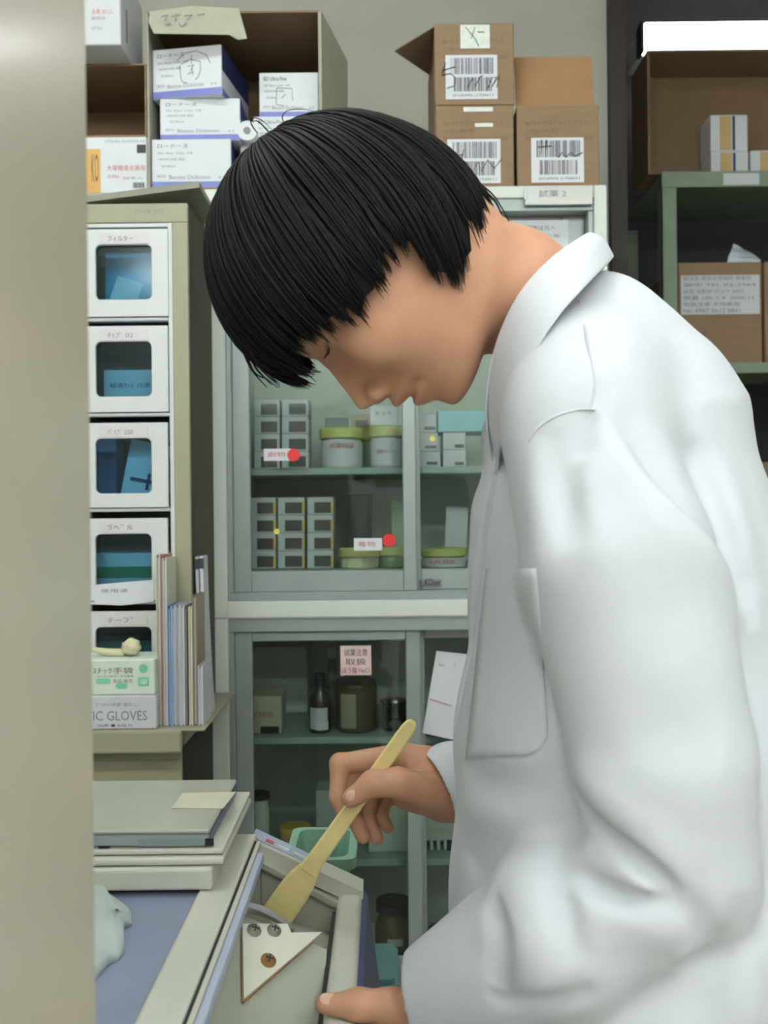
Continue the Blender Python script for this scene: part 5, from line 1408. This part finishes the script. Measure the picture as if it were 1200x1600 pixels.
# ------------------------------------------------------------------ lab coat
YT = 0.83
cz_ = lambda x, y, r: (P(x, y, YT), pxr(r, YT))
tor = [cz_(948, 562, 112), cz_(974, 668, 174), cz_(974, 880, 226), cz_(975, 1150, 256), cz_(978, 1400, 268), cz_(985, 1750, 285)]
last = (Vector((tor[-1][0].x, YT, 0.50)), 0.165)
tor.append(last)
cp = [Cap(tor[i][0], tor[i + 1][0], tor[i][1], tor[i + 1][1], 0.02, sy=0.80, yc=YT) for i in range(len(tor) - 1)]
cp += chain([P(930, 560, 0.79), P(912, 610, 0.735), P(905, 660, 0.715)], [0.058, 0.052, 0.058], 0.03)
near = chain([P(905, 660, 0.715), P(968, 890, 0.678), P(1033, 1180, 0.662), P(1052, 1362, 0.668)], [0.058, 0.0685, 0.0625, 0.0560], 0.007)
fore = chain([P(1052, 1362, 0.668), P(880, 1445, 0.685), P(672, 1556, 0.748)], [0.0545, 0.0585, 0.0370], 0.012)
cp += near + fore
cp += chain([P(932, 510, 0.815), P(948, 570, 0.83)], [pxr(80, 0.815), pxr(100, 0.83)], 0.02)
cp += [Cap(P(850, 560, 0.815), P(806, 680, 0.815), pxr(52, 0.81), pxr(46, 0.81), 0.02, sy=0.7, yc=0.815), Cap(P(806, 680, 0.815), P(791, 800, 0.82), pxr(46, 0.81), pxr(42, 0.82), 0.02, sy=0.7, yc=0.815), Cap(P(791, 800, 0.82), P(805, 960, 0.83), pxr(42, 0.82), pxr(64, 0.83), 0.02, sy=0.7, yc=0.82)]
cp += chain([P(930, 560, 0.87), P(912, 610, 0.925), P(930, 660, 0.95), P(960, 1260, 0.99)], [0.058, 0.052, 0.058, 0.06], 0.02)
cp += chain([P(960, 1260, 0.99), P(708, 1222, 0.937)], [0.06, 0.0385], 0.01)
def march(pr, px, py, y0=0.45, y1=1.3):
    d = np.array(P(px, py, 1.0)) - np.array((0, 0, HC)); dn = d / np.linalg.norm(d); t = y0 / dn[1]
    for _ in range(90):
        p = np.array((0, 0, HC)) + dn * t
        e = float(ev(pr, p[None])[0])
        if e < 1e-4: return p, dn
        t += max(e * 0.8, 0.0004)
        if p[1] > y1: break
    return None, dn
base_c = list(cp)
FOLDS = []
def fold(pts, h, w, flat=False):
    """a fold lying on the cloth along the given line: h > 0 a ridge, h < 0 a furrow, w its half width"""
    c3 = []
    for x, y in pts:
        p, dn = march(base_c, x, y)
        if p is not None: c3.append(p)
    if len(c3) < 2: return
    c3 = np.array(cr_spline(c3, 4))
    L = np.r_[0, np.cumsum(np.linalg.norm(np.diff(c3, axis=0), axis=1))]; L /= L[-1]
    FOLDS.append((c3, L, h, w, c3.min(0) - 3 * w, c3.max(0) + 3 * w))
def cloth_wave(p):
    x, y, z = p[:, 0], p[:, 1], p[:, 2]
    d = 0.0006 * np.sin(23 * x + 31 * z + 9 * y) + 0.0003 * np.sin(47 * z - 38 * x + 21 * y + 1.3)
    lo, hi = p.min(0), p.max(0)
    for c3, L, h, w, a, b in FOLDS:
        if (lo > b).any() or (hi < a).any(): continue
        best = np.full(len(p), 1e9); tt = np.zeros(len(p))
        for i in range(len(c3) - 1):
            ba = c3[i + 1] - c3[i]; pa = p - c3[i]
            u = np.clip(pa @ ba / max(1e-12, ba @ ba), 0, 1)
            e = ((pa - u[:, None] * ba) ** 2).sum(1); m = e < best
            best = np.where(m, e, best); tt = np.where(m, L[i] + (L[i + 1] - L[i]) * u, tt)
        d += h * np.exp(-best / (w * w)) * np.sin(np.pi * np.clip(tt, 0.0, 1.0)) ** 0.8
    return d
def cr_spline(pts, n):
    pts = [np.array(p, float) for p in pts]; out = []
    m = len(pts)
    for i in range(m - 1):
        p0, p1, p2, p3 = pts[max(i - 1, 0)], pts[i], pts[i + 1], pts[min(i + 2, m - 1)]
        for k in range(n):
            t = k / n
            out.append(0.5 * ((2 * p1) + (-p0 + p2) * t + (2 * p0 - 5 * p1 + 4 * p2 - p3) * t * t + (-p0 + 3 * p1 - 3 * p2 + p3) * t ** 3))
    out.append(pts[-1]); return out
# shoulder and back
fold([(925, 625), (1000, 755), (1095, 855), (1185, 985)], 0.007, 0.020)
fold([(965, 640), (1040, 748), (1112, 830), (1175, 935)], -0.018, 0.010)
fold([(945, 545), (1010, 615), (1088, 690), (1120, 740)], 0.005, 0.016)
fold([(1080, 690), (1118, 790), (1150, 890), (1180, 985)], -0.014, 0.008)
fold([(1120, 700), (1150, 800), (1175, 900)], 0.004, 0.014)
fold([(925, 640), (908, 680), (903, 716)], -0.009, 0.008)
fold([(868, 670), (880, 760), (898, 860)], -0.008, 0.013)
fold([(842, 680), (848, 800), (862, 930)], 0.005, 0.016)
fold([(898, 715), (925, 800), (950, 900)], 0.004, 0.016)
fold([(925, 760), (1010, 900), (1060, 1030)], -0.003, 0.025)
fold([(980, 1130), (1050, 1150), (1130, 1165)], -0.004, 0.022)
# elbow
fold([(895, 1185), (945, 1248), (1010, 1306), (1075, 1385)], 0.008, 0.015)
fold([(895, 1225), (950, 1295), (1003, 1343), (1062, 1408)], -0.030, 0.0065)
fold([(915, 1312), (985, 1366), (1060, 1408)], 0.008, 0.010)
fold([(885, 1355), (945, 1393), (1000, 1408), (1065, 1408)], -0.022, 0.0065)
fold([(1050, 1400), (1090, 1440), (1100, 1490)], -0.008, 0.010)
fold([(930, 1420), (1000, 1440), (1050, 1480)], 0.005, 0.016)
# forearm
fold([(868, 1270), (876, 1390), (902, 1510)], -0.010, 0.011)
fold([(905, 1290), (915, 1400), (935, 1500)], 0.004, 0.014)
fold([(762, 1395), (780, 1465), (775, 1545)], -0.010, 0.010)
fold([(815, 1370), (830, 1460), (835, 1560)], 0.004, 0.018)
fold([(760, 1560), (840, 1572), (930, 1540)], -0.009, 0.009)
# chest and skirt
fold([(725, 1212), (800, 1230), (880, 1205)], -0.009, 0.014)
fold([(722, 1262), (790, 1272), (850, 1250)], 0.004, 0.016)
fold([(728, 1300), (740, 1345), (765, 1390)], -0.004, 0.012)
fold([(1165, 1395), (1110, 1500), (1085, 1640)], -0.010, 0.018)
fold([(1200, 1430), (1165, 1530), (1150, 1640)], 0.006, 0.018)
fold([(1060, 1530), (1010, 1575), (985, 1640)], -0.006, 0.012)
def crease(pts, r, k, op, prot):
    rr = r if hasattr(r, '__len__') else [r] * len(pts)
    c3 = []
    for (x, y), q in zip(pts, rr):
        p, dn = march(base_c, x, y)
        if p is None: continue
        c3.append(p + dn * (q - prot) if op == 'u' else p - dn * (q - prot))
    for i in range(len(c3) - 1): cp.append(Cap(c3[i], c3[i + 1], rr[i], rr[i + 1], k, op))
# front edge of the coat
crease([(778, 742), (768, 800), (752, 880), (735, 985), (716, 1130)], [0.003, 0.0045, 0.006, 0.0055, 0.003], 0.003, 's', 0.010)
# cuffs and hem
cp.append(Cut(P(632, 1555, 0.748), (-1, 0.12, -0.04), 0.09))
cp.append(Cap(P(600, 1560, 0.75), P(668, 1558, 0.747), 0.030, 0.030, 0.004, 's'))
cp.append(Cut(P(684, 1230, 0.93), (-0.909, 0.05, -0.418), 0.06))
cp.append(Cap(P(650, 1240, 0.925), P(700, 1228, 0.935), 0.032, 0.032, 0.004, 's'))
cp.append(Cut((0.22, 0.83, 0.42), (0, 0, -1), 0.6))
V, F = solid_mesh(cp, 0.0024, cloth_wave)
V = smooth_verts(V, F, 2, 0.5)
m_coat = M('coat_cotton', (209, 211, 221), 0.85, var=0.012, scale=120, bump=0.08, sheen=0.1)
coat = np_mesh('lab_coat', V, F, m_coat, person, pe_o)

# collar: a folded band round the neck, running down into the lapels
inner = [P(774, 716, 0.800), P(763, 660, 0.778), P(763, 600, 0.760), P(776, 530, 0.744), P(810, 458, 0.734), P(858, 404, 0.742), (P(905, 370, 0.778)), P(918, 366, 0.815)]
outer = [P(777, 742, 0.792), P(784, 690, 0.748), P(800, 640, 0.722), P(830, 565, 0.703), P(872, 497, 0.698), P(918, 445, 0.712), P(950, 412, 0.760), P(956, 406, 0.815)]
fold_ = [(np.array(a) * 0.5 + np.array(b) * 0.5) + np.array((0.0, -0.006, 0.004)) for a, b in zip(inner, outer)]
def both(pts):
    yc = 0.815; far = [(p[0] + 0.022 * max(0.0, min(1.0, (6.2 - i) / 2.0)), 2 * yc - p[1], p[2]) for i, p in enumerate(list(pts)[:-1])][::-1]
    return [tuple(p) for p in pts] + far
ci, cf, co_ = cr_spline(both(inner), 8), cr_spline(both(fold_), 8), cr_spline(both(outer), 8)
bm = NB(); rows_c = []
for a, b, c in zip(ci, cf, co_):
    dn = np.array((0, 0, -0.018)) + (a - c) * 0.1
    st = a + dn * 0.9
    rows_c.append([bm.verts.new(p) for p in (st, a + (st - a) * 0.4, a, a * 0.62 + b * 0.4 - a * 0.02, b, b * 0.4 + c * 0.6, c)])
for p, q in zip(rows_c, rows_c[1:]):
    for k in range(len(p) - 1): bm.faces.new((p[k], q[k], q[k + 1], p[k + 1]))
bmesh.ops.recalc_face_normals(bm, faces=bm.faces)
collar = from_bm('collar', bm, m_coat, coat, smooth=True)
md = collar.modifiers.new('thickness', 'SOLIDIFY'); md.thickness = 0.0022; md.offset = 0.0
ms = collar.modifiers.new('smooth', 'SUBSURF'); ms.levels = 1; ms.render_levels = 2

# breast pocket, sewn on the chest
base_all = list(cp)
def surf(px, py, off):
    p, dn = march(base_all, px, py)
    if p is not None: p = p - dn * float(cloth_wave(p[None])[0])
    return None if p is None else p - dn * off
bm = NB(); g = []
nv, nu = 18, 10
for j in range(nv + 1):
    t = j / nv; y = 888 + (1186 - 888) * t
    xl = 760 + (728 - 760) * t; xr = 838 + (858 - 838) * t
    if t > 0.86: xr -= (t - 0.86) / 0.14 * 34 * ((t - 0.86) / 0.14)
    row = []
    for i in range(nu + 1):
        p = surf(xl + (xr - xl) * i / nu, y - (6 * math.sin(i / nu * math.pi * 0.5) if t > 0.95 else 0), 0.0012)
        row.append(None if p is None else bm.verts.new(p))
    g.append(row)
for a, b in zip(g, g[1:]):
    for i in range(nu):
        q = (a[i], a[i + 1], b[i + 1], b[i])
        if all(v is not None for v in q): bm.faces.new(q)
pk = from_bm('breast_pocket', bm, m_coat, coat, smooth=True)
md = pk.modifiers.new('thickness', 'SOLIDIFY'); md.thickness = 0.0016; md.offset = 0.0
def seam(name, pts, r=0.0007, off=0.0004):
    q = [surf(x, y, off) for x, y in pts]
    q = [p for p in q if p is not None]
    bm = NB(); tube(bm, cr_spline(q, 4), r, 5); return from_bm(name, bm, m_coat, coat, smooth=True)
seam('pocket_hem', [(757, 934), (780, 936), (810, 936), (838, 936)], 0.0006, 0.0022)
seam('shoulder_seam', [(905, 470), (914, 510), (924, 560), (930, 600), (922, 640)], 0.0009)
seam('armhole_seam', [(826, 690), (842, 668), (870, 650), (905, 640), (930, 640)], 0.0009)

# trousers and shoes below the coat
lp = []
for yy in (0.74, 0.92):
    lp += chain([(0.235, 0.83 + (yy - 0.83) * 0.8, 0.80), (0.225, yy, 0.45), (0.235, yy, 0.09)], [0.095, 0.075, 0.06], 0.02)
lp.append(Cut((0.23, 0.83, 0.07), (0, 0, -1), 0.5))
V, F = solid_mesh(lp, 0.006); np_mesh('trousers', V, F, M('dark_trousers', (52, 54, 62), 0.8), person, pe_o)
for yy in (0.74, 0.92):
    sp = [Cap((0.26, yy, 0.045), (0.06, yy, 0.032), 0.045, 0.036, 0.02), Cap((0.24, yy, 0.05), (0.24, yy, 0.09), 0.042, 0.046, 0.02), Cut((0.15, yy, 0.0), (0, 0, -1), 0.4)]
    V, F = solid_mesh(sp, 0.005); np_mesh('shoe', V, F, M('white_shoe', (206, 206, 200), 0.5), person, pe_o)

# ------------------------------------------------------------------ hair
m_hair = M('black_hair', (13, 13, 14), 0.55, var=0.25, scale=300, spec=0.18)
HCc = np.array(P(541, 402, YH)); ha = np.array((-0.57, 0, 0.82)); ha /= np.linalg.norm(ha)
hb = np.array((-0.82, 0, -0.57)); hb = hb - ha * (hb @ ha); hb /= np.linalg.norm(hb); hcx = np.array((0, -1.0, 0))
RP, RL = 0.1145, 0.090
PH = np.array([0, 20, 35, 45, 61, 80, 88, 94, 105, 109, 113, 120, 130, 145, 165, 180.0])
TE = np.array([121, 124, 119, 116, 119.5, 122.5, 121.5, 113, 110, 114, 128, 131, 129, 124, 118, 114.0])
def tend(ph): return np.interp(abs(ph), PH, TE)
def hpoint(th, ph, lay):
    t, f_ = math.radians(th), math.radians(ph)
    d = ha * math.cos(t) + math.sin(t) * (hb * math.cos(f_) + hcx * math.sin(f_))
    nape = max(0.0, -math.cos(f_)) * max(0.0, (th - 55) / 60) ** 1.5
    r = RP * (1 + 0.12 * nape) * lay
    v = d * r; v[1] *= RL / RP
    return HCc + v
rnd = random.Random(11)
hair_root = None
# under-layer cap
bm = NB(); rows_h = []
nph = 96
for i in range(27):
    row = []
    for j in range(nph):
        ph = -180 + 360 * j / nph
        th = (tend(ph) - 5) * i / 26
        row.append(bm.verts.new(hpoint(max(th, 0.4), ph, 0.955)))
    rows_h.append(row)
for a, b in zip(rows_h, rows_h[1:]):
    for j in range(nph): bm.faces.new((a[j], a[(j + 1) % nph], b[(j + 1) % nph], b[j]))
bm.faces.new(rows_h[0][::-1])
bmesh.ops.recalc_face_normals(bm, faces=bm.faces)
hair = from_bm('hair', bm, m_hair, body, origin=HCc, smooth=True)
# locks combed from the whorl
hv, hf = [], []
def strand(pts, rad, flat=0.5):
    """flat tapering ribbon-like lock with four sides"""
    n0 = len(hv); n = len(pts)
    for i in range(n):
        t = pts[min(i + 1, n - 1)] - pts[max(i - 1, 0)]; t = t / (np.linalg.norm(t) + 1e-9)
        nr = pts[i] - HCc; nr = nr - t * (nr @ t); nr = nr / (np.linalg.norm(nr) + 1e-9); bi = np.cross(t, nr)
        for (cx, cy) in ((1, 0), (0, flat), (-1, 0), (0, -flat)): hv.append(pts[i] + (bi * cx + nr * cy) * rad[i])
    for i in range(n - 1):
        for k in range(4):
            j = (k + 1) % 4; hf.append((n0 + i * 4 + k, n0 + i * 4 + j, n0 + (i + 1) * 4 + j, n0 + (i + 1) * 4 + k))
clumps = sorted(rnd.uniform(-180, 180) for _ in range(64))
NS = 3400
for s_ in range(NS):
    ph = rnd.uniform(-180, 180)
    cl = min(clumps, key=lambda c: abs(c - ph))
    pe_ = ph + (cl - ph) * rnd.uniform(0.2, 0.75)
    te = tend(pe_) + rnd.gauss(0, 2.2) - (abs(ph - cl) * 0.5)
    t0 = rnd.uniform(1, 70) if rnd.random() < 0.75 else rnd.uniform(40, 95)
    lay = rnd.uniform(0.955, 1.005)
    n = 15; pts, rad = [], []
    wob = rnd.uniform(-2, 2); tip = rnd.uniform(-0.01, 0.015)
    for i in range(n):
        u = i / (n - 1); th = t0 + (te - t0) * u
        p_ = ph + (pe_ - ph) * u ** 2 + wob * math.sin(u * 3.1) + 6 * math.sin(math.radians(th)) * 0
        pts.append(hpoint(th, p_, lay * (1 - 0.035 * (1 - u) * (t0 > 30)) + tip * u ** 3 - 0.02 * u ** 4))
        rad.append(0.0016 * (1 - 0.9 * max(0, (u - 0.55) / 0.45) ** 1.5) * (0.35 + 0.65 * min(1, u / 0.12)))
    strand(pts, rad)
# loose single hairs at the crown and nape, and wisps over the brow
for pl, r in (([(402, 208), (392, 192), (398, 184), (412, 190), (424, 202)], 0.0007), ([(446, 196), (441, 182), (452, 172), (478, 171), (505, 178)], 0.0006), ([(420, 206), (404, 190), (396, 190)], 0.0008),
              ([(740, 280), (768, 302), (786, 328), (803, 362)], 0.0009), ([(730, 262), (760, 300), (776, 318), (790, 350)], 0.0014), ([(742, 300), (770, 340), (774, 378), (752, 412)], 0.0030), ([(720, 330), (748, 372), (742, 420), (716, 452)], 0.0034),
              ([(560, 190), (620, 186), (670, 206)], 0.0006)):
    q = cr_spline([P(x, y, YH - (0.0 if y < 360 and x < 700 else 0.02)) for x, y in pl], 5); n = len(q)
    strand(q, [r * (1 - 0.8 * (i / n) ** 2) for i in range(n)], 0.8)
for k in range(26):
    x0_ = 400 + k * 3.2; yy = YH + rnd.uniform(-0.05, 0.04)
    q = cr_spline([P(x0_ - 22, 545 + k * 1.0, yy), P(x0_ - 6, 578 + rnd.uniform(-4, 4), yy), P(x0_ + 18 + rnd.uniform(-6, 12), 600 + rnd.uniform(-10, 12) - k * 0.6, yy)], 5); n = len(q)
    strand(q, [0.0016 * (1 - 0.85 * (i / n) ** 1.5) for i in range(n)], 0.6)
lk = np_mesh('hair_locks', np.array(hv), np.array(hf), m_hair, hair, tuple(HCc))
lk['kind'] = 'stuff'

# ------------------------------------------------------------------ wooden spatula
m_wood = M('pale_wood', (232, 212, 148), 0.55, var=0.07, scale=40, stretch=(1, 1, 1))
A_, B_ = np.array(P(646, 1126, 0.905)), np.array(P(426, 1440, 0.930))
ax_ = (B_ - A_); Ls = np.linalg.norm(ax_); ax_ /= Ls
view = np.array((0.05, -1.0, 0.12)); nn = view - ax_ * (view @ ax_); nn /= np.linalg.norm(nn); ww = np.cross(ax_, nn)
prof = [(0.0, 0.0025), (0.012, 0.0052), (0.04, 0.0066), (0.09, 0.0070), (0.26, 0.0073), (0.5, 0.0078), (0.68, 0.0086), (0.735, 0.0100), (0.78, 0.0135), (0.84, 0.0150), (1.0, 0.0155)]
bm = NB(); rg = []
for t, hw in prof:
    c = A_ + ax_ * Ls * t; th_ = 0.0024 if t < 0.75 else 0.0018
    if t == 0.0: th_ = 0.001
    rg.append([bm.verts.new(c + ww * a * hw + nn * b * th_) for a, b in ((-1, -0.5), (-0.8, -1), (0.8, -1), (1, -0.5), (1, 0.5), (0.8, 1), (-0.8, 1), (-1, 0.5))])
for a, b in zip(rg, rg[1:]):
    for i in range(8): bm.faces.new((a[i], a[(i + 1) % 8], b[(i + 1) % 8], b[i]))
bm.faces.new(rg[0][::-1]); bm.faces.new(rg[-1]); bmesh.ops.recalc_face_normals(bm, faces=bm.faces)
spt = empty('wooden_spatula', B_, 'pale wooden spatula held in the hand over the hatch', 'spatula')
from_bm('handle', bm, m_wood, spt)
c = A_ + ax_ * Ls * 0.745
bm = NB(); tube(bm, [c - ww * 0.0105 + nn * 0.0012, c + nn * 0.0024, c + ww * 0.0105 + nn * 0.0012], 0.0008, 6); from_bm('blade_shoulder', bm, M('wood_line', (200, 174, 112), 0.6), spt)
